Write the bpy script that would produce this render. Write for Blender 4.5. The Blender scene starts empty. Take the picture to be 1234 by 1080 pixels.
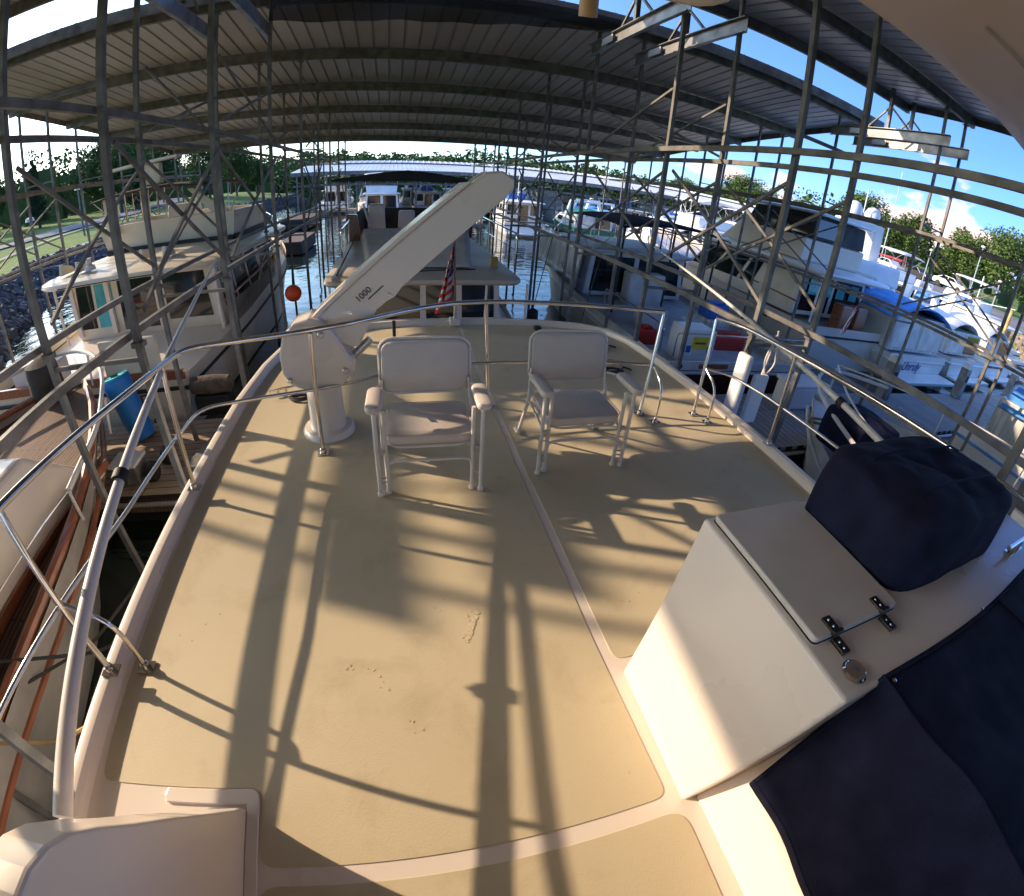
import bpy, math, random
from mathutils import Vector, Matrix
R = math.radians
random.seed(7)
SC = bpy.context.scene
COL = SC.collection
ZC = 3.65            # camera height above the water
DK = 2.0             # boat deck above the water

# ------------------------------------------------------------------ camera (wide action-camera fisheye)
cd = bpy.data.cameras.new('camera'); cam = bpy.data.objects.new('camera', cd); COL.objects.link(cam); SC.camera = cam
cd.type = 'PANO'; cd.panorama_type = 'FISHEYE_LENS_POLYNOMIAL'
cd.sensor_width = 36; cd.sensor_fit = 'HORIZONTAL'; cd.fisheye_fov = R(180)
cd.fisheye_polynomial_k0 = 0
cd.fisheye_polynomial_k1 = -6.19539645e-02; cd.fisheye_polynomial_k2 = -1.42962128e-04
cd.fisheye_polynomial_k3 = 3.54258072e-05; cd.fisheye_polynomial_k4 = -8.16605043e-07
cd.clip_start = 0.01; cd.clip_end = 3000
cam.matrix_world = Matrix(((0.96919215, 0.06455897, -0.2376946, 0), (-0.2347094, 0.53469914, -0.81179328, 0),
                           (0.07468656, 0.84257283, 0.5333788, ZC), (0, 0, 0, 1)))

# ------------------------------------------------------------------ sky, sun, exposure
SUN_EL = R(23.3); SUN_DIR = Vector((-0.909 * math.cos(SUN_EL), 0.418 * math.cos(SUN_EL), math.sin(SUN_EL))).normalized()
SKY = 0.12; SUN = 2.2
wd = bpy.data.worlds.new("World"); SC.world = wd; wd.use_nodes = True
nt = wd.node_tree; nt.nodes.clear(); N = nt.nodes.new; L = nt.links.new
out = N('ShaderNodeOutputWorld'); bg = N('ShaderNodeBackground'); sky = N('ShaderNodeTexSky')
sky.sky_type = 'NISHITA'; sky.sun_disc = False; sky.sun_elevation = SUN_EL
sky.sun_rotation = math.atan2(SUN_DIR.x, SUN_DIR.y)
sky.air_density = 1.0; sky.dust_density = .5; sky.ozone_density = 4.5
bg.inputs['Strength'].default_value = SKY
# soft cumulus low in the sky
tc = N('ShaderNodeTexCoord'); mp = N('ShaderNodeMapping'); mp.inputs['Scale'].default_value = (1, 1, 2.6)
nz = N('ShaderNodeTexNoise'); nz.inputs['Scale'].default_value = 4.2; nz.inputs['Detail'].default_value = 9; nz.inputs['Roughness'].default_value = .52
sep = N('ShaderNodeSeparateXYZ'); el = N('ShaderNodeMapRange')
el.inputs['From Min'].default_value = .0; el.inputs['From Max'].default_value = .34; el.inputs['To Min'].default_value = .05; el.inputs['To Max'].default_value = -.14
ad = N('ShaderNodeMath'); ad.operation = 'ADD'
cr = N('ShaderNodeMapRange'); cr.inputs['From Min'].default_value = .585; cr.inputs['From Max'].default_value = .66
cr.interpolation_type = 'SMOOTHSTEP'
mx = N('ShaderNodeMix'); mx.data_type = 'RGBA'; mx.inputs['B'].default_value = (3.9, 3.1, 3.1, 1)
L(tc.outputs['Generated'], mp.inputs['Vector']); L(mp.outputs[0], nz.inputs['Vector']); L(tc.outputs['Generated'], sep.inputs[0])
L(sep.outputs['Z'], el.inputs['Value']); L(nz.outputs['Fac'], ad.inputs[0]); L(el.outputs[0], ad.inputs[1])
last = ad.outputs[0]
for cdir, rad, amt in (((1.03, 1, .10), .10, .17), ((1.95, 1, .13), .17, .20), ((2.7, 1, .16), .12, .12)):
    v = Vector(cdir).normalized(); ds = N('ShaderNodeVectorMath'); ds.operation = 'DISTANCE'; ds.inputs[1].default_value = v
    nm = N('ShaderNodeVectorMath'); nm.operation = 'NORMALIZE'; L(tc.outputs['Generated'], nm.inputs[0]); L(nm.outputs[0], ds.inputs[0])
    q = N('ShaderNodeMapRange'); q.inputs['From Min'].default_value = 0; q.inputs['From Max'].default_value = rad; q.inputs['To Min'].default_value = amt; q.inputs['To Max'].default_value = 0
    a2 = N('ShaderNodeMath'); a2.operation = 'ADD'; L(ds.outputs['Value'], q.inputs['Value']); L(q.outputs[0], a2.inputs[0]); L(last, a2.inputs[1]); last = a2.outputs[0]
L(last, cr.inputs['Value'])
# warm bright haze round the sun, deeper blue opposite it
nv = N('ShaderNodeVectorMath'); nv.operation = 'NORMALIZE'; L(tc.outputs['Generated'], nv.inputs[0])
dt = N('ShaderNodeVectorMath'); dt.operation = 'DOT_PRODUCT'; dt.inputs[1].default_value = SUN_DIR; L(nv.outputs[0], dt.inputs[0])
hr = N('ShaderNodeValToRGB'); hr.color_ramp.elements[0].position = .25; hr.color_ramp.elements[0].color = (.17, .225, .37, 1)
hr.color_ramp.elements[1].position = .95; hr.color_ramp.elements[1].color = (.80, .68, .54, 1)
e_ = hr.color_ramp.elements.new(.58); e_.color = (.30, .345, .40, 1)
dm = N('ShaderNodeMapRange'); dm.inputs['From Min'].default_value = -1; dm.inputs['From Max'].default_value = 1; L(dt.outputs['Value'], dm.inputs['Value']); L(dm.outputs[0], hr.inputs[0])
ms = N('ShaderNodeVectorMath'); ms.operation = 'MULTIPLY'; L(sky.outputs[0], ms.inputs[0]); L(hr.outputs[0], ms.inputs[1])
m2 = N('ShaderNodeVectorMath'); m2.operation = 'SCALE'; m2.inputs['Scale'].default_value = 2.4; L(ms.outputs[0], m2.inputs[0])
L(cr.outputs[0], mx.inputs['Factor']); L(m2.outputs[0], mx.inputs['A']); L(mx.outputs['Result'], bg.inputs['Color']); L(bg.outputs[0], out.inputs[0])

sl = bpy.data.lights.new('sun', 'SUN'); so = bpy.data.objects.new('sun', sl); COL.objects.link(so)
sl.energy = SUN; sl.angle = R(0.6); sl.color = (1.0, .77, .54)
so.rotation_euler = (-SUN_DIR).to_track_quat('-Z', 'Y').to_euler(); so.location = (-40, 20, 60)
SC.view_settings.view_transform = 'Standard'; SC.view_settings.look = 'None'
SC.view_settings.exposure = 1.70; SC.view_settings.gamma = 1
SC.cycles.max_bounces = 12; SC.cycles.diffuse_bounces = 8; SC.cycles.glossy_bounces = 4; SC.cycles.transparent_max_bounces = 12
SC.cycles.use_denoising = True; SC.cycles.sample_clamp_indirect = 12
SC.cycles.caustics_reflective = False; SC.cycles.caustics_refractive = False

# ------------------------------------------------------------------ materials
def srgb(r, g, b):
    f = lambda c: (c / 12.92 if c <= .04045 else ((c + .055) / 1.055) ** 2.4)
    return (f(r / 255), f(g / 255), f(b / 255))
def mat(name, col, rough=.6, metal=0, noise=.12, nscale=3, bump=0, bscale=40, coat=0, spec=.5, col2=None, detail=6, stretch=None, trans=0, alpha=1):
    m = bpy.data.materials.new(name); m.use_nodes = True; t = m.node_tree; b = t.nodes['Principled BSDF']
    b.inputs['Roughness'].default_value = rough; b.inputs['Metallic'].default_value = metal
    b.inputs['Coat Weight'].default_value = coat; b.inputs['Coat Roughness'].default_value = .08
    b.inputs['Specular IOR Level'].default_value = spec
    b.inputs['Transmission Weight'].default_value = trans; b.inputs['Alpha'].default_value = alpha
    tc = t.nodes.new('ShaderNodeTexCoord'); src = tc.outputs['Object']
    if stretch:
        mpn = t.nodes.new('ShaderNodeMapping'); mpn.inputs['Scale'].default_value = stretch
        t.links.new(src, mpn.inputs[0]); src = mpn.outputs[0]
    nz = t.nodes.new('ShaderNodeTexNoise'); nz.inputs['Scale'].default_value = nscale; nz.inputs['Detail'].default_value = detail
    t.links.new(src, nz.inputs['Vector'])
    mr = t.nodes.new('ShaderNodeMapRange'); mr.inputs['From Min'].default_value = .3; mr.inputs['From Max'].default_value = .7
    t.links.new(nz.outputs['Fac'], mr.inputs['Value'])
    mx = t.nodes.new('ShaderNodeMix'); mx.data_type = 'RGBA'
    c2 = col2 if col2 else tuple(c * (1 - noise * 1.4) for c in col)
    mx.inputs['A'].default_value = (*(tuple(min(1, c * (1 + noise * .5)) for c in col) if not col2 else col), 1); mx.inputs['B'].default_value = (*c2, 1)
    t.links.new(mr.outputs[0], mx.inputs['Factor']); t.links.new(mx.outputs['Result'], b.inputs['Base Color'])
    r2 = t.nodes.new('ShaderNodeMapRange'); r2.inputs['To Min'].default_value = max(.02, rough * .8); r2.inputs['To Max'].default_value = min(1, rough * 1.25)
    t.links.new(nz.outputs['Fac'], r2.inputs['Value']); t.links.new(r2.outputs[0], b.inputs['Roughness'])
    if bump:
        n2 = t.nodes.new('ShaderNodeTexNoise'); n2.inputs['Scale'].default_value = bscale; n2.inputs['Detail'].default_value = 3
        t.links.new(src, n2.inputs['Vector'])
        bp = t.nodes.new('ShaderNodeBump'); bp.inputs['Strength'].default_value = bump; bp.inputs['Distance'].default_value = .02
        t.links.new(n2.outputs['Fac'], bp.inputs['Height']); t.links.new(bp.outputs[0], b.inputs['Normal'])
    return m
M = {}
M['gel'] = mat('gelcoat_white', (.77, .68, .60), .28, noise=.018, nscale=2, coat=.3)
M['gelwarm'] = mat('gelcoat_cream', (.74, .65, .56), .35, noise=.04, nscale=2, coat=.2)
M['cream'] = mat('cream_paint', (.70, .63, .50), .4, noise=.14, nscale=1.3, coat=.1)
M['white'] = mat('white_paint', (.82, .82, .81), .35, noise=.08, nscale=1.5, coat=.2)
M['dullwhite'] = mat('weathered_white', (.68, .67, .64), .5, noise=.2, nscale=2)
M['steel'] = mat('polished_stainless', (.70, .68, .66), .12, 1, noise=.04)
M['alu'] = mat('satin_aluminium', (.62, .60, .58), .35, .85, noise=.1, nscale=8)
M['whitealu'] = mat('white_tube_paint', (.68, .64, .60), .3, noise=.05)
M['galv'] = mat('galvanised_steel', (.185, .178, .168), .55, .25, noise=.35, nscale=5, bump=.15, bscale=60)
M['galvlight'] = mat('bright_galvanised', (.30, .31, .32), .4, .5, noise=.3, nscale=4)
M['roofin'] = mat('roof_sheet', (.55, .53, .50), .5, .25, noise=.18, nscale=.6, stretch=(1, .1, 1))
M['rooftop'] = mat('roof_sheet_white', (.50, .52, .55), .4, .1, noise=.15, nscale=.4)
M['navy'] = mat('navy_canvas', (.011, .013, .038), .85, noise=.3, nscale=9, bump=.35, bscale=220, spec=.2)
M['bluecanvas'] = mat('blue_canvas', (.10, .34, .80), .75, noise=.2, bump=.2, bscale=30)
M['vinyl'] = mat('beige_vinyl', (.63, .56, .51), .48, noise=.06, nscale=6, bump=.08, bscale=300)
M['glass'] = mat('dark_glass', (.012, .016, .018), .06, noise=.3, spec=.8)
M['teal'] = mat('teal_window', (.10, .42, .46), .1, noise=.2, spec=.7)
M['black'] = mat('black_rubber', (.012, .012, .012), .6, noise=.3)
M['teak'] = mat('varnished_teak', (.30, .10, .045), .3, noise=.35, nscale=3, stretch=(8, 1, 8), coat=.4)
M['brownhull'] = mat('brown_hull', (.075, .022, .012), .35, noise=.3, coat=.3)
M['red'] = mat('red_plastic', (.62, .035, .02), .45, noise=.15)
M['orange'] = mat('orange_buoy', (.80, .09, .02), .5, noise=.15)
M['bluefoam'] = mat('blue_foam', (.015, .20, .62), .6, noise=.12, bump=.2, bscale=50)
M['aqua'] = mat('aqua_foam', (.03, .55, .62), .6, noise=.1)
M['green'] = mat('green_paint', (.01, .16, .10), .5, noise=.2)
M['yellow'] = mat('yellow_sign', (.75, .55, .01), .5, noise=.1)
M['bluep'] = mat('blue_plastic', (.015, .12, .50), .45, noise=.15)
M['rope'] = mat('dark_rope', (.05, .045, .04), .9, noise=.3, bump=.5, bscale=90)
M['ropey'] = mat('tan_rope', (.50, .33, .12), .9, noise=.3, bump=.5, bscale=90)
M['asphalt'] = mat('asphalt', (.17, .17, .19), .9, noise=.2, nscale=1)
M['ink'] = mat('grey_lettering', (.06, .06, .07), .6)
M['inkblue'] = mat('blue_lettering', (.02, .05, .25), .5)
M['leaf'] = mat('leaf_dark', (.040, .078, .020), .75, noise=.5, nscale=.35, col2=(.085, .135, .034), spec=.25)
M['leaf2'] = mat('leaf_mid', (.052, .098, .024), .75, nscale=.4, col2=(.11, .165, .042), spec=.25)
M['leafdk'] = mat('leaf_conifer', (.030, .052, .020), .8, nscale=.4, col2=(.058, .085, .030), spec=.2)
M['bark'] = mat('bark', (.10, .075, .055), .9, noise=.4, nscale=8, bump=.6, bscale=20)
M['skin'] = mat('tan_rod', (.56, .36, .19), .5, noise=.15)
M['flagred'] = mat('flag_red', (.68, .03, .035), .8); M['flagwhite'] = mat('flag_white', (.62, .58, .55), .8); M['flagblue'] = mat('flag_blue', (.02, .03, .14), .8)
M['carw'] = mat('car_paint_white', (.7, .7, .72), .2, coat=.8); M['carb'] = mat('car_paint_dark', (.05, .05, .06), .2, coat=.8)
M['shade'] = mat('shade_cloth', (.022, .022, .024), .9, noise=.25, nscale=2, alpha=1)
M['brass'] = mat('dark_hinge', (.10, .09, .08), .3, .9)
M['clearvinyl'] = mat('clear_curtain', (.60, .61, .60), .25, noise=.35, nscale=2, stretch=(5, 5, .6))

def special(name): m = bpy.data.materials.new(name); m.use_nodes = True; return m, m.node_tree, m.node_tree.nodes['Principled BSDF']
# non-skid deck: fine speckle bump, faint dirt and scuffs
m, t, b = special('nonskid_deck'); M['deck'] = m
tc = t.nodes.new('ShaderNodeTexCoord'); a = t.nodes.new('ShaderNodeTexNoise'); a.inputs['Scale'].default_value = 1.4; a.inputs['Detail'].default_value = 8
c = t.nodes.new('ShaderNodeValToRGB'); c.color_ramp.elements[0].position = .3; c.color_ramp.elements[0].color = (.54, .46, .31, 1)
c.color_ramp.elements[1].position = .72; c.color_ramp.elements[1].color = (.61, .52, .355, 1)
f = t.nodes.new('ShaderNodeTexNoise'); f.inputs['Scale'].default_value = 150; f.inputs['Detail'].default_value = 3
f2 = t.nodes.new('ShaderNodeTexNoise'); f2.inputs['Scale'].default_value = 9; f2.inputs['Detail'].default_value = 5
bp = t.nodes.new('ShaderNodeBump'); bp.inputs['Strength'].default_value = .15; bp.inputs['Distance'].default_value = .003
bp2 = t.nodes.new('ShaderNodeBump'); bp2.inputs['Strength'].default_value = .035; bp2.inputs['Distance'].default_value = .02
L = t.links.new; L(tc.outputs['Object'], a.inputs['Vector']); L(tc.outputs['Object'], f.inputs['Vector']); L(tc.outputs['Object'], f2.inputs['Vector'])
st = t.nodes.new('ShaderNodeTexNoise'); st.inputs['Scale'].default_value = 3.3; st.inputs['Detail'].default_value = 10; st.inputs['Roughness'].default_value = .62; st.inputs['Distortion'].default_value = .5
sr = t.nodes.new('ShaderNodeValToRGB'); sr.color_ramp.elements[0].position = .30; sr.color_ramp.elements[0].color = (.86, .84, .80, 1); sr.color_ramp.elements[1].position = .47; sr.color_ramp.elements[1].color = (1, 1, 1, 1)
sv = t.nodes.new('ShaderNodeTexVoronoi'); sv.inputs['Scale'].default_value = 5.5; sw = t.nodes.new('ShaderNodeValToRGB'); sw.color_ramp.elements[0].position = .02; sw.color_ramp.elements[0].color = (.80, .78, .74, 1); sw.color_ramp.elements[1].position = .05; sw.color_ramp.elements[1].color = (1, 1, 1, 1)
x1 = t.nodes.new('ShaderNodeMix'); x1.data_type = 'RGBA'; x1.blend_type = 'MULTIPLY'; x1.inputs['Factor'].default_value = 1; x2 = t.nodes.new('ShaderNodeMix'); x2.data_type = 'RGBA'; x2.blend_type = 'MULTIPLY'; x2.inputs['Factor'].default_value = .6
L(tc.outputs['Object'], st.inputs['Vector']); L(st.outputs['Fac'], sr.inputs[0]); L(tc.outputs['Object'], sv.inputs['Vector']); L(sv.outputs['Distance'], sw.inputs[0])
L(a.outputs['Fac'], c.inputs[0]); L(c.outputs[0], x1.inputs['A']); L(sr.outputs[0], x1.inputs['B']); L(x1.outputs['Result'], x2.inputs['A']); L(sw.outputs[0], x2.inputs['B']); L(x2.outputs['Result'], b.inputs['Base Color']); L(f.outputs['Fac'], bp.inputs['Height']); L(f2.outputs['Fac'], bp2.inputs['Height'])
L(bp2.outputs[0], bp.inputs['Normal']); L(bp.outputs[0], b.inputs['Normal'])
rr = t.nodes.new('ShaderNodeMapRange'); rr.inputs['To Min'].default_value = .38; rr.inputs['To Max'].default_value = .62; L(f2.outputs['Fac'], rr.inputs['Value']); L(rr.outputs[0], b.inputs['Roughness'])
# water
m, t, b = special('water'); M['water'] = m; L = t.links.new
b.inputs['Base Color'].default_value = (.010, .018, .014, 1); b.inputs['Roughness'].default_value = .035; b.inputs['Specular IOR Level'].default_value = .9
tc = t.nodes.new('ShaderNodeTexCoord'); mp = t.nodes.new('ShaderNodeMapping'); mp.inputs['Scale'].default_value = (1, 1.0, 1)
n1 = t.nodes.new('ShaderNodeTexNoise'); n1.inputs['Scale'].default_value = 2.2; n1.inputs['Detail'].default_value = 3; n1.inputs['Distortion'].default_value = .6
n2 = t.nodes.new('ShaderNodeTexNoise'); n2.inputs['Scale'].default_value = .55; n2.inputs['Detail'].default_value = 2
mm = t.nodes.new('ShaderNodeMath'); mm.operation = 'MULTIPLY_ADD'; mm.inputs[1].default_value = .35
bp = t.nodes.new('ShaderNodeBump'); bp.inputs['Strength'].default_value = .75; bp.inputs['Distance'].default_value = .06
L(tc.outputs['Object'], mp.inputs[0]); L(mp.outputs[0], n1.inputs['Vector']); L(mp.outputs[0], n2.inputs['Vector'])
L(n1.outputs['Fac'], mm.inputs[0]); L(n2.outputs['Fac'], mm.inputs[2]); L(mm.outputs[0], bp.inputs['Height']); L(bp.outputs[0], b.inputs['Normal'])
# planked dock: brick texture boards with gaps
def planks(name, c1, c2, w, along='x'):
    m, t, b = special(name); L = t.links.new; tc = t.nodes.new('ShaderNodeTexCoord'); mp = t.nodes.new('ShaderNodeMapping')
    if along == 'y': mp.inputs['Rotation'].default_value = (0, 0, R(90))
    br = t.nodes.new('ShaderNodeTexBrick'); br.inputs['Scale'].default_value = 1; br.inputs['Brick Width'].default_value = 2.4; br.inputs['Row Height'].default_value = w
    br.inputs['Mortar Size'].default_value = .006; br.inputs['Color1'].default_value = (*c1, 1); br.inputs['Color2'].default_value = (*c2, 1); br.inputs['Mortar'].default_value = (.02, .015, .01, 1)
    nz = t.nodes.new('ShaderNodeTexNoise'); nz.inputs['Scale'].default_value = 4; nz.inputs['Detail'].default_value = 8
    mpn = t.nodes.new('ShaderNodeMapping'); mpn.inputs['Scale'].default_value = (1, 14, 1) if along == 'x' else (14, 1, 1)
    mx = t.nodes.new('ShaderNodeMix'); mx.data_type = 'RGBA'; mx.blend_type = 'MULTIPLY'; mx.inputs['Factor'].default_value = .7
    cr = t.nodes.new('ShaderNodeValToRGB'); cr.color_ramp.elements[0].color = (.45, .42, .4, 1); cr.color_ramp.elements[0].position = .3; cr.color_ramp.elements[1].position = .75
    L(tc.outputs['Object'], mp.inputs[0]); L(mp.outputs[0], br.inputs['Vector']); L(tc.outputs['Object'], mpn.inputs[0]); L(mpn.outputs[0], nz.inputs['Vector'])
    L(nz.outputs['Fac'], cr.inputs[0]); L(br.outputs['Color'], mx.inputs['A']); L(cr.outputs[0], mx.inputs['B']); L(mx.outputs['Result'], b.inputs['Base Color'])
    b.inputs['Roughness'].default_value = .8
    bp = t.nodes.new('ShaderNodeBump'); bp.inputs['Strength'].default_value = .6; bp.inputs['Distance'].default_value = .01; L(br.outputs['Fac'], bp.inputs['Height']); bp.invert = True; L(bp.outputs[0], b.inputs['Normal'])
    return m
M['dock'] = planks('dock_boards', (.50, .38, .27), (.38, .28, .20), .14, 'x')
M['dockgrey'] = planks('dock_boards_grey', (.44, .42, .41), (.34, .325, .32), .14, 'y')
M['teakdeck'] = planks('teak_deck_boards', (.22, .12, .07), (.18, .095, .055), .05, 'y')
# ground: grass on land, mud below the water, gravel at the right shore
m, t, b = special('grass_ground'); M['ground'] = m; L = t.links.new
tc = t.nodes.new('ShaderNodeTexCoord'); a = t.nodes.new('ShaderNodeTexNoise'); a.inputs['Scale'].default_value = .12; a.inputs['Detail'].default_value = 9
c = t.nodes.new('ShaderNodeValToRGB'); c.color_ramp.elements[0].position = .35; c.color_ramp.elements[0].color = (.085, .17, .022, 1)
c.color_ramp.elements[1].position = .68; c.color_ramp.elements[1].color = (.20, .28, .05, 1)
L(tc.outputs['Object'], a.inputs['Vector']); L(a.outputs['Fac'], c.inputs[0]); L(c.outputs[0], b.inputs['Base Color']); b.inputs['Roughness'].default_value = .95
f = t.nodes.new('ShaderNodeTexNoise'); f.inputs['Scale'].default_value = 3; f.inputs['Detail'].default_value = 6
bp = t.nodes.new('ShaderNodeBump'); bp.inputs['Strength'].default_value = .8; bp.inputs['Distance'].default_value = .15; L(tc.outputs['Object'], f.inputs['Vector']); L(f.outputs['Fac'], bp.inputs['Height']); L(bp.outputs[0], b.inputs['Normal'])
M['rock'] = mat('riprap_rock', (.055, .052, .055), .9, nscale=1.2, col2=(.13, .12, .115), bump=.8, bscale=8)
M['rockbrown'] = mat('riprap_brown', (.16, .125, .09), .9, nscale=1.2, col2=(.30, .24, .18), bump=.8, bscale=8)

# ------------------------------------------------------------------ mesh builder
OFF = {}
class MB:
    def __init__(s): s.v = []; s.f = []
    def quad(s, a, b, c, d):
        n = len(s.v); s.v += [tuple(a), tuple(b), tuple(c), tuple(d)]; s.f.append((n, n + 1, n + 2, n + 3)); return s
    def box(s, x0, x1, y0, y1, z0, z1):
        n = len(s.v); s.v += [(x, y, z) for z in (z0, z1) for y in (y0, y1) for x in (x0, x1)]
        s.f += [tuple(n + i for i in q) for q in ((0, 2, 3, 1), (4, 5, 7, 6), (0, 1, 5, 4), (1, 3, 7, 5), (3, 2, 6, 7), (2, 0, 4, 6))]; return s
    def hexa(s, P):   # 8 corners: bottom 4 ccw, top 4 ccw
        n = len(s.v); s.v += [tuple(p) for p in P]
        s.f += [tuple(n + i for i in q) for q in ((3, 2, 1, 0), (4, 5, 6, 7), (0, 1, 5, 4), (1, 2, 6, 5), (2, 3, 7, 6), (3, 0, 4, 7))]; return s
    def bar(s, a, b, w, h=None, up=(0, 0, 1)):
        a, b = Vector(a), Vector(b); h = h or w; d = (b - a).normalized(); u = Vector(up)
        if abs(d.dot(u)) > .98: u = Vector((0, 1, 0))
        sx = d.cross(u).normalized() * w / 2; uz = sx.cross(d).normalized() * h / 2
        return s.hexa([a - sx - uz, b - sx - uz, b + sx - uz, a + sx - uz, a - sx + uz, b - sx + uz, b + sx + uz, a + sx + uz])
    def tube(s, pts, r, n=10, cap=True, round_=0):
        P = [Vector(p) for p in pts]
        if round_ and len(P) > 2:
            Q = [P[0]]
            for i in range(1, len(P) - 1):
                a = (P[i - 1] - P[i]); c = (P[i + 1] - P[i]); ra = min(round_, a.length * .48); rc = min(round_, c.length * .48)
                p0 = P[i] + a.normalized() * ra; p2 = P[i] + c.normalized() * rc
                for k in range(6):
                    u = k / 5; Q.append(p0 * (1 - u) ** 2 + P[i] * 2 * u * (1 - u) + p2 * u * u)
            Q.append(P[-1]); P = Q
        rs = r if isinstance(r, (list, tuple)) else [r] * len(P)
        n0 = len(s.v); prev = None
        for i, p in enumerate(P):
            d = (P[min(i + 1, len(P) - 1)] - P[max(i - 1, 0)]).normalized()
            if prev is None:
                prev = d.orthogonal().normalized()
            x = (prev - d * prev.dot(d)).normalized(); prev = x; y = d.cross(x)
            for k in range(n):
                an = 2 * math.pi * k / n; s.v.append(tuple(p + (x * math.cos(an) + y * math.sin(an)) * rs[i]))
        for i in range(len(P) - 1):
            for k in range(n):
                a = n0 + i * n; s.f.append((a + k, a + (k + 1) % n, a + n + (k + 1) % n, a + n + k))
        if cap:
            s.f.append(tuple(n0 + k for k in range(n))[::-1]); s.f.append(tuple(n0 + (len(P) - 1) * n + k for k in range(n)))
        return s
    def lathe(s, prof, c=(0, 0, 0), n=20, axis='z'):
        n0 = len(s.v)
        for r, z in prof:
            for k in range(n):
                a = 2 * math.pi * k / n; x, y = r * math.cos(a), r * math.sin(a)
                v = (x, y, z) if axis == 'z' else (x, z, y) if axis == 'y' else (z, x, y)
                s.v.append((c[0] + v[0], c[1] + v[1], c[2] + v[2]))
        for i in range(len(prof) - 1):
            for k in range(n):
                a = n0 + i * n; q = (a + k, a + (k + 1) % n, a + n + (k + 1) % n, a + n + k); s.f.append(q if axis != 'y' else q[::-1])
        s.f.append(tuple(n0 + k for k in range(n))[::-1]); s.f.append(tuple(n0 + (len(prof) - 1) * n + k for k in range(n)))
        return s
    def prism(s, poly, fn, d0, d1):   # poly in 2D, fn(u,v,d)->xyz
        n0 = len(s.v); k = len(poly)
        s.v += [tuple(fn(u, v, d0)) for u, v in poly] + [tuple(fn(u, v, d1)) for u, v in poly]
        s.f.append(tuple(n0 + i for i in range(k))[::-1]); s.f.append(tuple(n0 + k + i for i in range(k)))
        for i in range(k): j = (i + 1) % k; s.f.append((n0 + i, n0 + j, n0 + k + j, n0 + k + i))
        return s
    def grid(s, rows, closed=False):
        n0 = len(s.v); w = len(rows[0])
        for r_ in rows: s.v += [tuple(p) for p in r_]
        for i in range(len(rows) - 1):
            for j in range(w if closed else w - 1):
                a = n0 + i * w + j; b_ = n0 + i * w + (j + 1) % w; s.f.append((a, b_, b_ + w, a + w))
        return s
    def add(s, o): n = len(s.v); s.v += o.v; s.f += [tuple(i + n for i in q) for q in o.f]; return s
    def build(s, name, m, parent=None, smooth=False, bevel=0, subs=0, label=None, solid=0, fixn=True):
        me = bpy.data.meshes.new(name); off = OFF.get(parent.name, Vector()) if parent else Vector()
        me.from_pydata([tuple(Vector(v) - off) for v in s.v], [], s.f); me.update()
        if fixn and len(s.f) < 60000:
            import bmesh
            bm = bmesh.new(); bm.from_mesh(me); bmesh.ops.remove_doubles(bm, verts=bm.verts, dist=1e-5); bmesh.ops.recalc_face_normals(bm, faces=bm.faces); bm.to_mesh(me); bm.free()
        o = bpy.data.objects.new(name, me); COL.objects.link(o); me.materials.append(m if not isinstance(m, str) else M[m])
        if parent: o.parent = parent; OFF[o.name] = off
        else: OFF[o.name] = Vector()
        if smooth:
            for p in me.polygons: p.use_smooth = True
            me.set_sharp_from_angle(angle=R(38))
        if solid: md = o.modifiers.new('s', 'SOLIDIFY'); md.thickness = solid; md.offset = 0
        if bevel: md = o.modifiers.new('b', 'BEVEL'); md.width = bevel; md.segments = 3; md.limit_method = 'ANGLE'
        if subs: md = o.modifiers.new('u', 'SUBSURF'); md.levels = subs; md.render_levels = subs
        if label: o['label'] = label
        return o
def thing(name, label, cat, loc=(0, 0, 0), group=None):
    o = bpy.data.objects.new(name, None); COL.objects.link(o); o.location = loc; o.empty_display_size = .2
    o['label'] = label; o['category'] = cat
    if group: o['group'] = group
    OFF[o.name] = Vector(loc); return o
def tag(o, label, cat, group=None):
    o['label'] = label; o['category'] = cat
    if group: o['group'] = group
    return o
def struct(o, kind='structure'): o['kind'] = kind; return o
def dup(root, loc=None, rz=0, label=None, scale=None):
    def cp(o, par):
        c = o.copy(); COL.objects.link(c); c.parent = par
        for ch in list(o.children): cp(ch, c)
        return c
    r = cp(root, None)
    if loc is not None: r.location = loc
    r.rotation_euler = (0, 0, rz)
    if scale: r.scale = scale
    if label: r['label'] = label
    return r
def text(body, size, m, parent, origin, xdir, ydir, name='lettering', shear=0, depth=.004):
    c = bpy.data.curves.new(name, 'FONT'); c.body = body; c.size = size; c.extrude = depth / 2; c.shear = shear; c.resolution_u = 3
    tmp = bpy.data.objects.new('tmp', c); COL.objects.link(tmp)
    dg = bpy.context.evaluated_depsgraph_get(); me = bpy.data.meshes.new_from_object(tmp.evaluated_get(dg)); bpy.data.objects.remove(tmp)
    x = Vector(xdir).normalized(); z = x.cross(Vector(ydir)).normalized(); y = z.cross(x)
    off = OFF.get(parent.name, Vector())
    me.transform(Matrix.Translation(Vector(origin) - off) @ Matrix((x, y, z)).transposed().to_4x4()); me.materials.clear(); me.materials.append(M[m])
    o = bpy.data.objects.new(name, me); COL.objects.link(o); o.parent = parent; return o
def rrect(w, h, r, n=5, cx=0, cy=0):
    P = []
    for sx, sy, a0 in ((1, 1, 0), (-1, 1, 90), (-1, -1, 180), (1, -1, 270)):
        for k in range(n + 1):
            a = R(a0 + 90 * k / n); P.append((cx + sx * (w / 2 - r) + r * math.cos(a), cy + sy * (h / 2 - r) + r * math.sin(a)))
    return P

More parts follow.
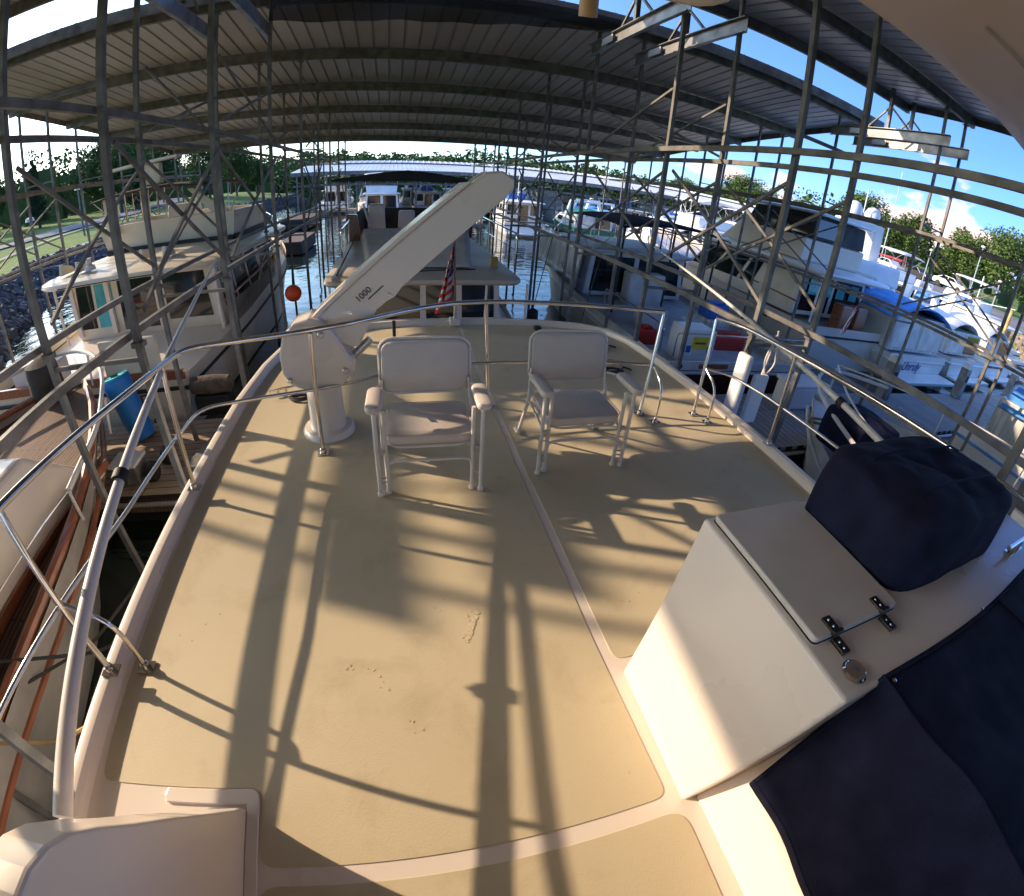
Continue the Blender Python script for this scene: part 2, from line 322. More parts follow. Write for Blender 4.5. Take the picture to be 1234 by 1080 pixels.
# ================================================================== SETTING: ground, water, road
def interp(t, pts):
    if t <= pts[0][0]: return pts[0][1]
    for (a, u), (b, v) in zip(pts, pts[1:]):
        if t <= b: return u + (v - u) * (t - a) / (b - a)
    return pts[-1][1]
XL = [(-60, -9.5), (0, -9.8), (9.5, -10.5), (13.4, -13.4), (16.8, -15), (25, -19), (45, -18.5), (66, -16.5), (90, -15.5), (106, -19), (125, -28)]
XR = [(-60, 44), (0, 44), (20, 46), (40, 52), (70, 62), (120, 70)]
def land(x, y):
    d = max(interp(y, XL) - x, x - interp(y, XR), (y - 128) * .8 if y > 128 else -99)
    side = 1 if x > 20 else 0
    if d < 0: return max(-1.6, d * .5 - .15)
    h = min(1.25, d * .5) if d < 2.5 else 1.25 + min(1.15, (d - 2.5) * .12)
    far = max(0, math.hypot(max(0, abs(x) - 60) * .5, max(0, y - 140)) - 10)
    h += min(9, far * .055)
    if x < 0 and y < 128: h += max(0, d - 22) * .06
    return min(h, 12)
def lst(a, b, s): n = int(round((b - a) / s)); return [a + (b - a) * i / n for i in range(n + 1)]
xs = [-900, -500, -300, -200, -150, -110, -80, -60] + lst(-50, -8, 1.0) + [0, 15, 30] + lst(40, 78, 1.5) + [90, 110, 150, 220, 320, 520, 900]
ys = [-200, -80, -30] + lst(-8, 60, 1.4) + lst(62, 140, 3) + [150, 165, 185, 210, 250, 310, 400, 600, 1000]
g = MB(); g.grid([[(x, y, land(x, y)) for x in xs] for y in ys])
struct(g.build('ground', 'ground', smooth=True))
w = MB(); w.grid([[(x, y, 0) for x in lst(-70, 90, 20)] for y in lst(-60, 140, 20)]); struct(w.build('water', 'water'))
def ribbon(pts, wd_, dz, name, m, structf=True):
    b = MB(); rows = []
    P = []
    for i in range(len(pts) - 1):
        for k in range(14): P.append((pts[i][0] + (pts[i + 1][0] - pts[i][0]) * k / 14, pts[i][1] + (pts[i + 1][1] - pts[i][1]) * k / 14))
    for i, (x, y) in enumerate(P):
        a = P[max(0, i - 1)]; c = P[min(len(P) - 1, i + 1)]; dx, dy = c[0] - a[0], c[1] - a[1]; l = math.hypot(dx, dy); nx, ny = -dy / l, dx / l
        rows.append([(x + nx * wd_ * s, y + ny * wd_ * s, land(x + nx * wd_ * s, y + ny * wd_ * s) + dz) for s in (-.5, -.25, 0, .25, .5)])
    b.grid(rows); return struct(b.build(name, m))
ribbon([(-42, 12), (-35, 26), (-31.5, 38), (-31, 52), (-34, 70), (-44, 96), (-60, 118)], 5.2, .09, 'road', 'asphalt')
M['kerb'] = mat('pale_kerb', (.42, .40, .36), .9)
ribbon([(-14.3, 8), (-18, 17), (-21.9, 25.5), (-21.6, 45), (-19.6, 66), (-18.7, 90)], .8, .11, 'shore_path', 'kerb')
ribbon([(-22.5, 12), (-26, 26), (-27.8, 38), (-27.3, 52), (-30, 70)], .35, .10, 'kerb_line', 'kerb')
ribbon([(56, -10), (58, 20), (66, 45), (78, 75)], 13, .09, 'parking_lot', 'asphalt')

# riprap: loose rocks on both banks
def rocks(name, m, path, n, ymin, ymax, sgn, rmax=.34, spread=2.8):
    b = MB()
    for i in range(n):
        y = ymin + (ymax - ymin) * random.random() ** 1.5; x0 = interp(y, path); d = random.uniform(-.5, spread); x = x0 + sgn * d
        r = random.uniform(.16, rmax); c = Vector((x, y, land(x, y) + r * .25)); n0 = len(b.v); st = [r * random.uniform(.6, 1.15) for _ in range(3)]
        q = Matrix.Rotation(random.random() * 6, 3, Vector((random.random(), random.random(), .3)).normalized())
        for vx in ((0, 0, 1), (.9, 0, .3), (.2, .9, .2), (-.8, .4, .3), (-.5, -.8, .2), (.6, -.7, .3), (.5, .5, -.8), (-.6, 0, -.8), (.2, -.6, -.8)):
            p = Vector((vx[0] * st[0], vx[1] * st[1], vx[2] * st[2])) * random.uniform(.8, 1.15); b.v.append(tuple(c + q @ p))
        for f in ((0, 1, 2), (0, 2, 3), (0, 3, 4), (0, 4, 5), (0, 5, 1), (1, 6, 2), (2, 7, 3), (3, 7, 4), (4, 8, 5), (5, 8, 1), (1, 8, 6), (2, 6, 7), (4, 7, 8), (6, 8, 7)):
            b.f.append(tuple(n0 + k for k in f))
    o = b.build(name, m, fixn=False); o['kind'] = 'stuff'; return o
rocks('riprap_rocks', 'rock', XL, 6500, 4, 112, -1)
rocks('riprap_rocks', 'rockbrown', XR, 1500, 2, 60, 1, .5)

# ================================================================== SLIP SHELTER (columns, beams, braces, two roof slopes)
ROWS = [-8.95, -8.1, -2.88, -2.0, 3.3, 4.15, 9.35, 10.2]
YS = [-4.1, -1.7, .75, 3.32, 5.52, 8.2, 10.9, 13.34, 15.75, 18.2, 20.6]
rf = lambda y: 7.66 - .106 * y          # far slope underside
rn = lambda y: 6.50 + .106 * y         # near slope underside
sh = thing('slip_shelter', 'large open boat shelter of grey steel columns and ribbed metal roof over the slips', 'boat shelter', (-2.88, 3.32, 0))
def corrugated(x0, x1, ya, za, yb, zb, name, par, m, pitch=.305, rib=.045):
    b = MB(); prof = []; x = x0
    while x < x1 - .01:
        prof += [(x, 0), (x + pitch * .80, 0), (x + pitch * .85, rib), (x + pitch * .95, rib)]; x += pitch
    prof.append((x1, 0))
    b.grid([[(px_, y, z + h) for px_, h in prof] for y, z in ((ya, za), (yb, zb))])
    o = b.build(name, m, par, solid=.004); return o
corrugated(-9.3, 10.75, 8.05, rf(8.05) + .02, 21.0, rf(21.0) + .02, 'roof_sheet', sh, 'roofin')
corrugated(-8.75, 10.6, -12, rn(-12) + .02, 7.35, rn(7.35) + .02, 'roof_sheet', sh, 'roofin')
for y in YS[5:]:
    z = rf(y); MB().box(-9.25, 10.7, y - .04, y + .04, z - .24, z - .01).build('purlin', 'galv', sh)
MB().box(-9.3, 10.75, 7.99, 8.04, rf(8) - .17, rf(8) + .03).build('eave_trim', 'galv', sh)
MB().box(-9.32, 10.77, 21.01, 21.05, rf(21) - .15, rf(21) + .03).build('eave_trim', 'galv', sh)
for y in (5.52, 3.32, .75, -1.7, -4.1, -7): MB().box(-8.7, 10.55, y - .04, y + .04, rn(y) - .22, rn(y) - .01).build('purlin', 'galv', sh)
MB().box(-8.75, 10.6, 7.22, 7.29, rn(7.25) - .2, rn(7.25) - .0).build('purlin', 'galv', sh)
MB().box(-8.8, 10.65, 7.37, 7.41, rn(7.4) - .12, rn(7.4) + .06).build('eave_trim', 'rooftop', sh)
for x in (-9.3, 10.75): MB().bar((x, 8.06, rf(8.06) - .05), (x, 21, rf(21) - .05), .04, .16).build('rake_trim', 'galv', sh)
MB().bar((10.6, -10, rn(-10) - .05), (10.6, 7.3, rn(7.3) - .05), .04, .16).build('rake_trim', 'galv', sh)
MB().bar((-8.75, -10, rn(-10) - .05), (-8.75, 7.3, rn(7.3) - .05), .04, .16).build('rake_trim', 'galv', sh)
pw = .054
for x in ROWS:
    for y in YS:
        top = (rn(y) if y < 7 else rf(y)) - .02
        b = MB().box(x - pw / 2, x + pw / 2, y - pw / 2, y + pw / 2, -1.2, top)
        b.box(x - .07, x + .07, y - .045, y + .045, top - .26, top - .245)
        b.box(x - .05, x + .05, y - .04, y + .04, 2.60, 2.64)
        b.build('column', 'galv', sh)
    for z in (4.325, 2.68):
        MB().box(x - pw / 2 - .085, x - pw / 2 - .045, -4.2, 20.7, z - .029, z + .029).build('beam', 'galv', sh)
    for i in range(len(YS) - 1):
        y0, y1 = YS[i] + .05, YS[i + 1] - .05; xx = x + pw / 2 + .022
        if i not in ((3, 4, 6, 8) if -8 < x < 8 else (3, 5, 8)): continue
        MB().bar((xx, y0, 4.08), (xx, y1, 2.86), .024, .034).build('cross_brace', 'galv', sh); MB().bar((xx + .036, y0, 2.86), (xx + .036, y1, 4.08), .024, .034).build('cross_brace', 'galv', sh)
        if i in (4, 6):
            zt = 5.15 if i == 4 else 4.98
            MB().bar((xx, y0 + .1, zt), (xx, y1 - .05, 4.42), .022, .032).build('cross_brace', 'galv', sh); MB().bar((xx + .03, y0 + .1, 4.42), (xx + .03, y1, zt), .022, .032).build('cross_brace', 'galv', sh)
    # bright channel under the roof vent with its king post and struts
    zc_ = 6.18
    c = MB(); xa = x - .05
    c.box(xa - .012, xa + .0, 5.3, 8.35, zc_ - .11, zc_ + .11); c.box(xa - .07, xa - .013, 5.3, 8.35, zc_ + .10, zc_ + .112); c.box(xa - .07, xa - .013, 5.3, 8.35, zc_ - .112, zc_ - .10)
    c.build('ridge_channel', 'galvlight', sh)
    k = MB().box(x - .035, x + .035, 6.82, 6.89, zc_ + .11, rn(6.85) - .02); k.bar((x, 6.3, zc_ + .12), (x, 6.85, zc_ + .62), .035); k.bar((x, 7.4, zc_ + .12), (x, 6.85, zc_ + .62), .035)
    k.build('king_post', 'galv', sh)
# small reflective tags on the channels
for x in (3.3, 4.15, 9.35, 10.2): MB().box(x - .136, x - .122, 7.35, 7.75, 6.12, 6.24).build('reflector_tag', 'rooftop', sh)
# cross ties between paired columns
for xa, xb in ((-8.95, -8.1), (-2.88, -2.0), (3.3, 4.15), (9.35, 10.2)):
    for y in YS[3:]:
        MB().bar((xa + .02, y, 2.5), (xb - .02, y, 2.5), .035).build('tie_bar', 'galv', sh); MB().bar((xa + .02, y + .0, 4.5), (xb - .02, y + .0, 4.5), .03).build('tie_bar', 'galv', sh)
# light strip fixture under near roof
# dark shade cloth hanging at the vent
rows = []
for i in range(29):
    u = i / 28; x = -1.95 + 5.5 * u; zb = 6.2 + .33 * max(0, (u - .45) / .55) ** 2 - .05 * math.sin(u * math.pi * 2.0) * (u < .5) + .012 * math.sin(u * 40)
    rows.append([(x, 7.93 + .05 * math.sin(u * 17 + k * .9) * (k / 6), 6.72 + (zb - 6.72) * k / 6) for k in range(7)])
m_, t_, b_ = special('mesh_cloth'); b_.inputs['Base Color'].default_value = (.02, .02, .022, 1); b_.inputs['Roughness'].default_value = .95; b_.inputs['Alpha'].default_value = .86; M['meshcloth'] = m_
g = MB(); g.grid(rows); o = g.build('shade_cloth', 'meshcloth', smooth=True); tag(o, 'sagging dark shade cloth hung along the near edge of the ribbed metal roof', 'shade cloth')

# ================================================================== DOCKS
def walkway(label, x0, x1, y0, y1, z, m, along, group=None):
    d = thing('dock_walkway', label, 'dock', (x0, y0, 0), group)
    MB().box(x0, x1, y0, y1, z - .06, z).build('decking', m, d)
    f = MB(); f.box(x0 + .03, x1 - .03, y0 + .04, y0 + .12, z - .28, z - .065); f.box(x0 + .03, x1 - .03, y1 - .12, y1 - .04, z - .28, z - .065); f.build('side_beam', 'teakdeck', d)
    r = MB().tube([(x0, y0 - .02, z - .12), (x1, y0 - .02, z - .12)], .035, 8); r.build('edge_pipe', 'alu', d)
    fl = MB(); n = max(1, int((x1 - x0) / 2.2))
    for k in range(n):
        a = x0 + (x1 - x0) * (k + .1) / n; fl.box(a, a + (x1 - x0) / n * .8, y0 + .15, y1 - .15, z - .75, z - .285)
    fl.build('float', 'black', d); return d
walkway('weathered plank walkway along the left slips where the blue foam roll leans', -14, -2.15, 4.3, 6.12, .5, 'dock', 'y')
walkway('grey plank walkway on the right between the moored white boats', 3.95, 40, 4.3, 6.15, .5, 'dockgrey', 'y')

# ================================================================== OUR BOAT: boat deck, toe rail, console, hardtop
yt = thing('motor_yacht', 'motor yacht whose tan non-skid boat deck fills the foreground, seen from its flybridge', 'yacht', (.72, 1.5, 0))
OUT = [(-1.275, -2.6), (-1.275, .6), (-1.27, 2.2), (-1.26, 3.4), (-1.21, 4.1), (-1.12, 4.62), (-.98, 4.92), (-.72, 5.1), (-.3, 5.19), (.2, 5.25), (.74, 5.28), (1.3, 5.25), (1.8, 5.18), (2.22, 5.08), (2.48, 4.9), (2.62, 4.6), (2.67, 4.1), (2.70, 3.4), (2.72, 2.2), (2.72, .6), (2.72, -2.6)]
def offset(P, d):
    Q = []
    for i, (x, y) in enumerate(P):
        a = P[max(0, i - 1)]; c = P[min(len(P) - 1, i + 1)]; dx, dy = c[0] - a[0], c[1] - a[1]; l = math.hypot(dx, dy); Q.append((x - dy / l * d, y + dx / l * d))
    return Q
MB().prism(OUT, lambda u, v, d: (u, v, d), DK - .05, DK).build('boat_deck', 'gel', yt)
# sweep profile for toe rail + hull side
prof = [(.0, .0), (.002, .045), (.02, .066), (.05, .072), (.070, .064), (.085, .04), (.09, -.03), (.075, -.06), (.07, -.30), (.06, -.9), (.02, -2.05), (-.12, -2.6)]
rows = []
for d, z in prof: rows.append([(x, y, DK + z) for x, y in offset(OUT, d)])
MB().grid(rows[:8]).build('toe_rail', 'gel', yt, smooth=True)
MB().grid(rows[7:]).build('hull', 'white', yt, smooth=True)
# raised non-skid panels
def panel(P, name='deck_panel'): return MB().prism(P, lambda u, v, d: (u, v, d), DK + .0005, DK + .0035).build(name, 'deck', yt, bevel=.0012)
def rpoly(pts, r=.05, n=5):
    Q = []
    for i in range(len(pts)):
        p = Vector(pts[i]); a = (Vector(pts[i - 1]) - p); c = (Vector(pts[(i + 1) % len(pts)]) - p); ra = min(r, a.length * .45, c.length * .45)
        p0 = p + a.normalized() * ra; p2 = p + c.normalized() * ra
        for k in range(n + 1): u = k / n; Q.append(tuple(p0 * (1 - u) ** 2 + p * 2 * u * (1 - u) + p2 * u * u))
    return Q
inn = offset(OUT, -.012)
left_side = [q for q in inn if q[0] < .70 and q[1] > .62]; right_side = [q for q in inn if q[0] > .8 and q[1] > 1]
cx = lambda y: .735 + (y < 1.2) * .038 * (1.2 - y) / 1.2
panel(rpoly([(-.60, .275), (-.60, .545), (-1.24, .545)] + left_side + [(cx(5) - .02, 5.22), (cx(3) - .02, 3), (cx(1) - .02, 1), (cx(.3) - .02, .275)], .05))
panel(rpoly([(cx(.9) + .028, .86), (cx(3) + .02, 3), (cx(5) + .02, 5.22)] + right_side + [(2.68, .86)], .05))
panel(rpoly([(.76, -1.6), (.78, .215), (-.61, .215), (-.61, -1.6)], .08))
# raised bits of repaired non-skid (small blisters)
b = MB()
def chip(x, y, r_, h=.0015):
    n = random.randint(5, 8); a0 = random.random() * 6; P = [(x + r_ * random.uniform(.35, 1.1) * math.cos(a0 + 6.283 * q / n), y + r_ * random.uniform(.35, 1.1) * math.sin(a0 + 6.283 * q / n)) for q in range(n)]
    b.prism(P, lambda u, v, d: (u, v, d + (random.uniform(0, h) if d > DK + .004 else 0)), DK + .003, DK + .0047)
for cx_, cy_, sp in ((.21, 1.12, .03), (.25, 1.20, .025), (-.26, 1.0, .04), (-.17, .93, .03), (-.05, .74, .02), (.05, 1.3, .04), (1.02, 1.15, .05), (-.95, 1.3, .1)):
    for k in range(random.randint(3, 5)): chip(cx_ + random.gauss(0, sp), cy_ + random.gauss(0, sp), random.uniform(.003, .009), .0006)
for k in range(10): chip(.195 + .008 * k + random.gauss(0, .003), 1.07 + .017 * k + random.gauss(0, .005), random.uniform(.010, .018), .0012)
b.build('deck_chip', 'deck', yt)['kind'] = 'stuff'
# console / locker box
TZ = DK + .78
cb = [(.785, .24, DK), (2.66, .24, DK), (2.66, .80, DK), (.785, .80, DK), (.90, .165, TZ), (2.62, .165, TZ), (2.62, .85, TZ), (.90, .85, TZ)]
MB().hexa(cb).build('console', 'gel', yt, bevel=.012)
MB().prism(rpoly([(.925, .335), (1.305, .335), (1.305, .835), (.925, .835)], .02), lambda u, v, d: (u, v, d), TZ + .001, TZ + .022).build('locker_lid', 'vinyl', yt, bevel=.005)
MB().prism(rpoly([(.923, .333), (1.307, .333), (1.307, .837), (.923, .837)], .02), lambda u, v, d: (u, v, d), TZ - .002, TZ + .0008).build('lid_gasket', 'black', yt)
for x in (1.0, 1.22):
    for yy in (.35, .372, .29, .31): MB().lathe([(.0045, TZ + (.030 if yy > .33 else .012)), (.0035, TZ + (.032 if yy > .33 else .014))], (x, yy, 0), 8).build('hinge_screw', 'steel', yt)
    h = MB().box(x - .016, x + .016, .338, .385, TZ + .0225, TZ + .030); h.box(x - .016, x + .016, .275, .328, TZ + .001, TZ + .012); h.tube([(x - .02, .332, TZ + .028), (x + .02, .332, TZ + .028)], .008, 8)
    h.build('hinge', 'brass', yt, bevel=.002)
MB().lathe([(.036, TZ + .001), (.036, TZ + .006), (.031, TZ + .011), (.029, TZ + .009), (.012, TZ + .008), (.004, TZ + .010)], (.985, .225, 0), 28).build('filler_cap', 'steel', yt, smooth=True)
c = MB().tube([(2.16, .30, TZ + .045), (2.42, .30, TZ + .045)], .011, 10); c.tube([(2.24, .30, TZ), (2.24, .30, TZ + .04)], .012, 8); c.tube([(2.34, .30, TZ), (2.34, .30, TZ + .04)], .012, 8); c.box(2.21, 2.37, .28, .32, TZ, TZ + .006)
c.build('cleat', 'steel', yt, smooth=True)
# lower helm bulkhead under the canvas
MB().hexa([(.865, -1.8, DK), (2.64, -1.8, DK), (2.64, .243, DK), (.84, .243, DK), (1.11, -1.8, TZ - .02), (2.6, -1.8, TZ - .02), (2.6, .169, TZ - .02), (1.09, .169, TZ - .02)]).build('helm_bulkhead', 'gel', yt, bevel=.01)
# curved side coaming at the lower left
pr = [(.47, DK), (.462, 2.05), (.44, 2.10), (.37, 2.30), (.30, 2.50), (.245, 2.64), (.20, 2.76), (.16, 2.845), (.12, 2.895), (.07, 2.93), (.02, 2.945), (-.3, 2.96), (-1.6, 2.96), (-1.6, DK)]
MB().prism(pr, lambda u, v, d: (d, u, v), -.765, -.65).build('side_coaming', 'gelwarm', yt, bevel=.012)
MB().prism([(-.649, -1.6), (-.606, -1.6), (-.606, .50), (-.612, .525), (-.63, .54), (-.95, .54), (-.96, .51), (-.95, .485), (-.649, .485)], lambda u, v, d: (u, v, d), DK + .0005, DK + .012).build('coaming_flange', 'gel', yt, bevel=.004)
# hardtop overhead
rows = []
for k, (y, z) in enumerate([(-2.4, 4.34), (-.5, 4.30), (.4, 4.27), (.78, 4.25), (.86, 4.262), (.87, 4.30), (.84, 4.335), (.5, 4.36), (-2.4, 4.42)]):
    rows.append([(x, y + .0 * x + (.05 * max(0, x - 1.6) ** 2 * (k in (3, 4, 5, 6))), z + (.02 * (abs(x - .8)) ** 2 * -.3)) for x in lst(-1.2, 3.1, .2)])
MB().grid(rows).build('hardtop', 'gel', yt, smooth=True)
b = MB().tube([(1.15, .60, 4.252), (1.9, .52, 4.238), (2.7, .40, 4.20)], .004, 6); b.build('hardtop_seam', 'vinyl', yt)
# small deck gear
def cleat(x, y, rz, z=DK + .005):
    b = MB(); c, s_ = math.cos(rz), math.sin(rz)
    f = lambda u, v, w: (x + u * c - v * s_, y + u * s_ + v * c, z + w)
    b.tube([f(-.11, 0, .045), f(0, 0, .05), f(.11, 0, .045)], .010, 8); b.tube([f(-.035, 0, 0), f(-.035, 0, .045)], .011, 8); b.tube([f(.035, 0, 0), f(.035, 0, .045)], .011, 8)
    return b.build('cleat', 'steel', yt, smooth=True)
cleat(-.98, 3.55, .4); cleat(2.22, 4.45, -.6); cleat(2.18, 3.9, -.5)
MB().tube([(-.02, 4.62, DK), (-.02, 4.62, DK + .26)], .018, 10).build('vent_post', 'black', yt)
MB().box(1.62, 1.70, 5.0, 5.08, DK + .002, DK + .05).build('vent_post', 'black', yt, bevel=.01)
def coil(x, y, r, label, mm='rope', z=DK + .02, n=3, cat='rope'):
    b = MB(); P = []
    for k in range(n * 16 + 1):
        a = k / 16 * 2 * math.pi; q = r * (1 - .15 * (k / 16) / n) * (1 + .16 * math.sin(a * 1.7)); P.append((x + q * math.cos(a), y + .5 * q * math.sin(a), z + .004 * (k / 16)))
    P += [(x + r * 1.5, y + .1, z), (x + r * 2.0, y + .02, z)]
    o = b.tube(P, .011, 6).build('rope_coil', mm, smooth=True); return tag(o, label, cat)
coil(-.80, 3.42, .09, 'small dark rope coil by the cleat left of the davit pedestal')
coil(2.12, 4.38, .14, 'dark rope bundle lying farthest back at the right rear corner of the tan deck')
coil(2.05, 3.74, .11, 'dark rope coil beside the handrail gate, nearer of the two on the right')

# ------------------------------------------------------------------ stainless handrail
rl = thing('deck_railing', 'polished stainless steel handrail running round the left and rear of the tan deck', 'railing', (-.5, 2.6, DK))
UP = [(-1.50, .30, 2.83), (-1.43, 1.09, 2.83), (-1.36, 1.5, 2.83), (-1.28, 1.95, 2.83), (-1.24, 2.30, 2.83), (-1.20, 2.46, 2.83), (-1.0, 2.50, 2.83), (-.62, 2.57, 2.83), (-.28, 2.71, 2.83), (.12, 2.98, 2.83), (.4, 3.12, 2.83), (.72, 3.17, 2.83), (1.25, 3.14, 2.83), (2.03, 3.04, 2.83)]
MD = [(-1.46, .25, 2.40), (-1.41, .78, 2.40), (-1.37, 1.09, 2.40), (-1.30, 1.57, 2.40), (-1.29, 2.12, 2.40), (-1.26, 2.58, 2.40), (-.95, 2.65, 2.40), (-.5, 2.74, 2.40), (-.22, 2.85, 2.40), (.10, 3.02, 2.40), (.65, 3.05, 2.40), (1.38, 3.06, 2.40), (1.98, 2.99, 2.40)]
MB().tube(UP, .0165, 12, round_=.12).build('top_rail', 'steel', rl, smooth=True)
MB().tube(MD, .0115, 10, round_=.12).build('middle_rail', 'steel', rl, smooth=True)
def stan(par, base, top, r=.0135, foot=True, brace=None, joint=None):
    b = MB().tube([base, top], r, 12); o = b.build('stanchion', 'steel', par, smooth=True)
    def ft(p):
        f = MB().box(p[0] - .038, p[0] + .038, p[1] - .03, p[1] + .03, p[2], p[2] + .008); f.lathe([(.022, p[2] + .008), (.020, p[2] + .035), (.014, p[2] + .04)], (p[0], p[1], 0), 12)
        f.build('foot', 'steel', o, smooth=True)
    if foot: ft(base)
    if brace:
        j = Vector(joint); q = Vector(brace); m1 = j.lerp(q, .25) + Vector((q.x - j.x, q.y - j.y, 0)) * .75
        MB().tube([j, m1, q], .0105, 10, round_=.12).build('brace', 'steel', o, smooth=True); ft(brace)
    return o
z0 = DK + .006
stan(rl, (-1.262, 2.20, DK + .07), (-1.25, 2.24, 2.815)); stan(rl, (-.52, 2.59, z0), (-.50, 2.61, 2.815)); stan(rl, (.69, 3.12, z0), (.64, 3.155, 2.815))
stan(rl, (1.90, 2.88, z0), (2.03, 3.04, 2.82), brace=(1.97, 2.74, z0), joint=(1.985, 2.985, 2.42))
stan(rl, (-1.29, .98, DK + .07), (-1.43, 1.09, 2.82), brace=(-1.17, 1.04, z0), joint=(-1.365, 1.04, 2.42))
rr_ = thing('deck_railing', 'stainless handrail on the right edge of the tan deck beyond the rail gate', 'railing', (2.7, 2.2, DK))
MB().tube([(2.50, 2.97, 2.83), (2.60, 2.86, 2.83), (2.64, 2.70, 2.83), (2.66, 2.2, 2.83), (2.71, 1.5, 2.83), (2.76, .9, 2.83), (2.84, .3, 2.83)], .0165, 12, round_=.1).build('top_rail', 'steel', rr_, smooth=True)
MB().tube([(2.48, 2.93, 2.40), (2.66, 2.78, 2.40), (2.72, 2.4, 2.40), (2.75, 1.5, 2.40), (2.8, .8, 2.40)], .0115, 10, round_=.1).build('middle_rail', 'steel', rr_, smooth=True)
stan(rr_, (2.42, 2.84, z0), (2.50, 2.97, 2.82), brace=(2.47, 2.70, z0), joint=(2.47, 2.93, 2.42))
stan(rr_, (2.74, 2.22, DK + .07), (2.66, 2.20, 2.82))
stan(rr_, (2.76, .95, DK + .07), (2.75, .92, 2.82))

# ------------------------------------------------------------------ davit crane
dv = thing('davit_crane', 'cream deck davit with its long boom raised over the stern beside the left chair', 'davit', (-.51, 2.90, DK))
dx, dy = -.51, 2.90
MB().lathe([(.185, DK + .004), (.185, DK + .03), (.170, DK + .05), (.145, DK + .055)], (dx, dy, 0), 36).build('base_flange', 'gel', dv, smooth=True)
MB().lathe([(.128, DK + .055), (.124, DK + .10), (.118, DK + .45)], (dx, dy, 0), 36).build('pedestal', 'gel', dv, smooth=True)
hp = [(-.66, 2.40), (-.55, 2.365), (-.36, 2.40), (-.27, 2.50), (-.275, 2.56), (-.40, 2.77), (-.46, 2.83), (-.54, 2.845), (-.64, 2.82), (-.72, 2.74), (-.755, 2.62), (-.75, 2.50), (-.71, 2.43)]
hp = [(-.51 + (x + .51) * .98, 2.60 + (z - 2.60) * 1.04) for x, z in hp]
MB().prism(hp, lambda u, v, d: (u, d, v), 2.775, 3.02).build('head_housing', 'gel', dv, bevel=.018)
for x, z in ((-.47, 2.745), (-.335, 2.50)): MB().lathe([(.022, 2.775), (.022, 2.768), (.015, 2.762)], (x, 0, z), 16, 'y').build('bolt', 'alu', dv, smooth=True)
MB().lathe([(.016, 2.775), (.016, 2.75), (.010, 2.745)], (-.70, 0, 2.46), 12, 'y').build('knob', 'steel', dv, smooth=True)
bp_ = [(-.55, 2.80), (-.44, 2.885), (.46, 3.66), (.53, 3.715), (.63, 3.725), (.70, 3.68), (.70, 3.62), (.645, 3.555), (.04, 3.01), (.0, 2.955), (-.055, 2.925), (-.12, 2.87), (-.235, 2.645), (-.285, 2.635), (-.50, 2.745)]
MB().prism(bp_, lambda u, v, d: (u, d, v), 2.825, 3.05).build('boom', 'gel', dv, bevel=.014)
MB().prism([(-.52, 2.80), (-.43, 2.895), (.44, 3.646), (.40, 3.640), (-.45, 2.915), (-.55, 2.82)], lambda u, v, d: (u, d, v), 2.815, 3.06).build('boom_cap', 'gel', dv, bevel=.004)
MB().tube([(-.34, 2.90, 2.50), (-.17, 2.90, 2.66)], .028, 12).build('hydraulic_strut', 'alu', dv, smooth=True)
MB().lathe([(.014, 2.825), (.014, 2.815), (.006, 2.812)], (-.035, 0, 2.965), 14, 'y').build('bolt', 'alu', dv, smooth=True)
text('1000', .058, 'ink', dv, (-.225, 2.822, 2.925), (.76, 0, .655), (-.655, 0, .76))
MB().bar((-.165, 2.8235, 2.945), (-.07, 2.8235, 3.028), .002, .008).build('lettering', 'ink', dv)

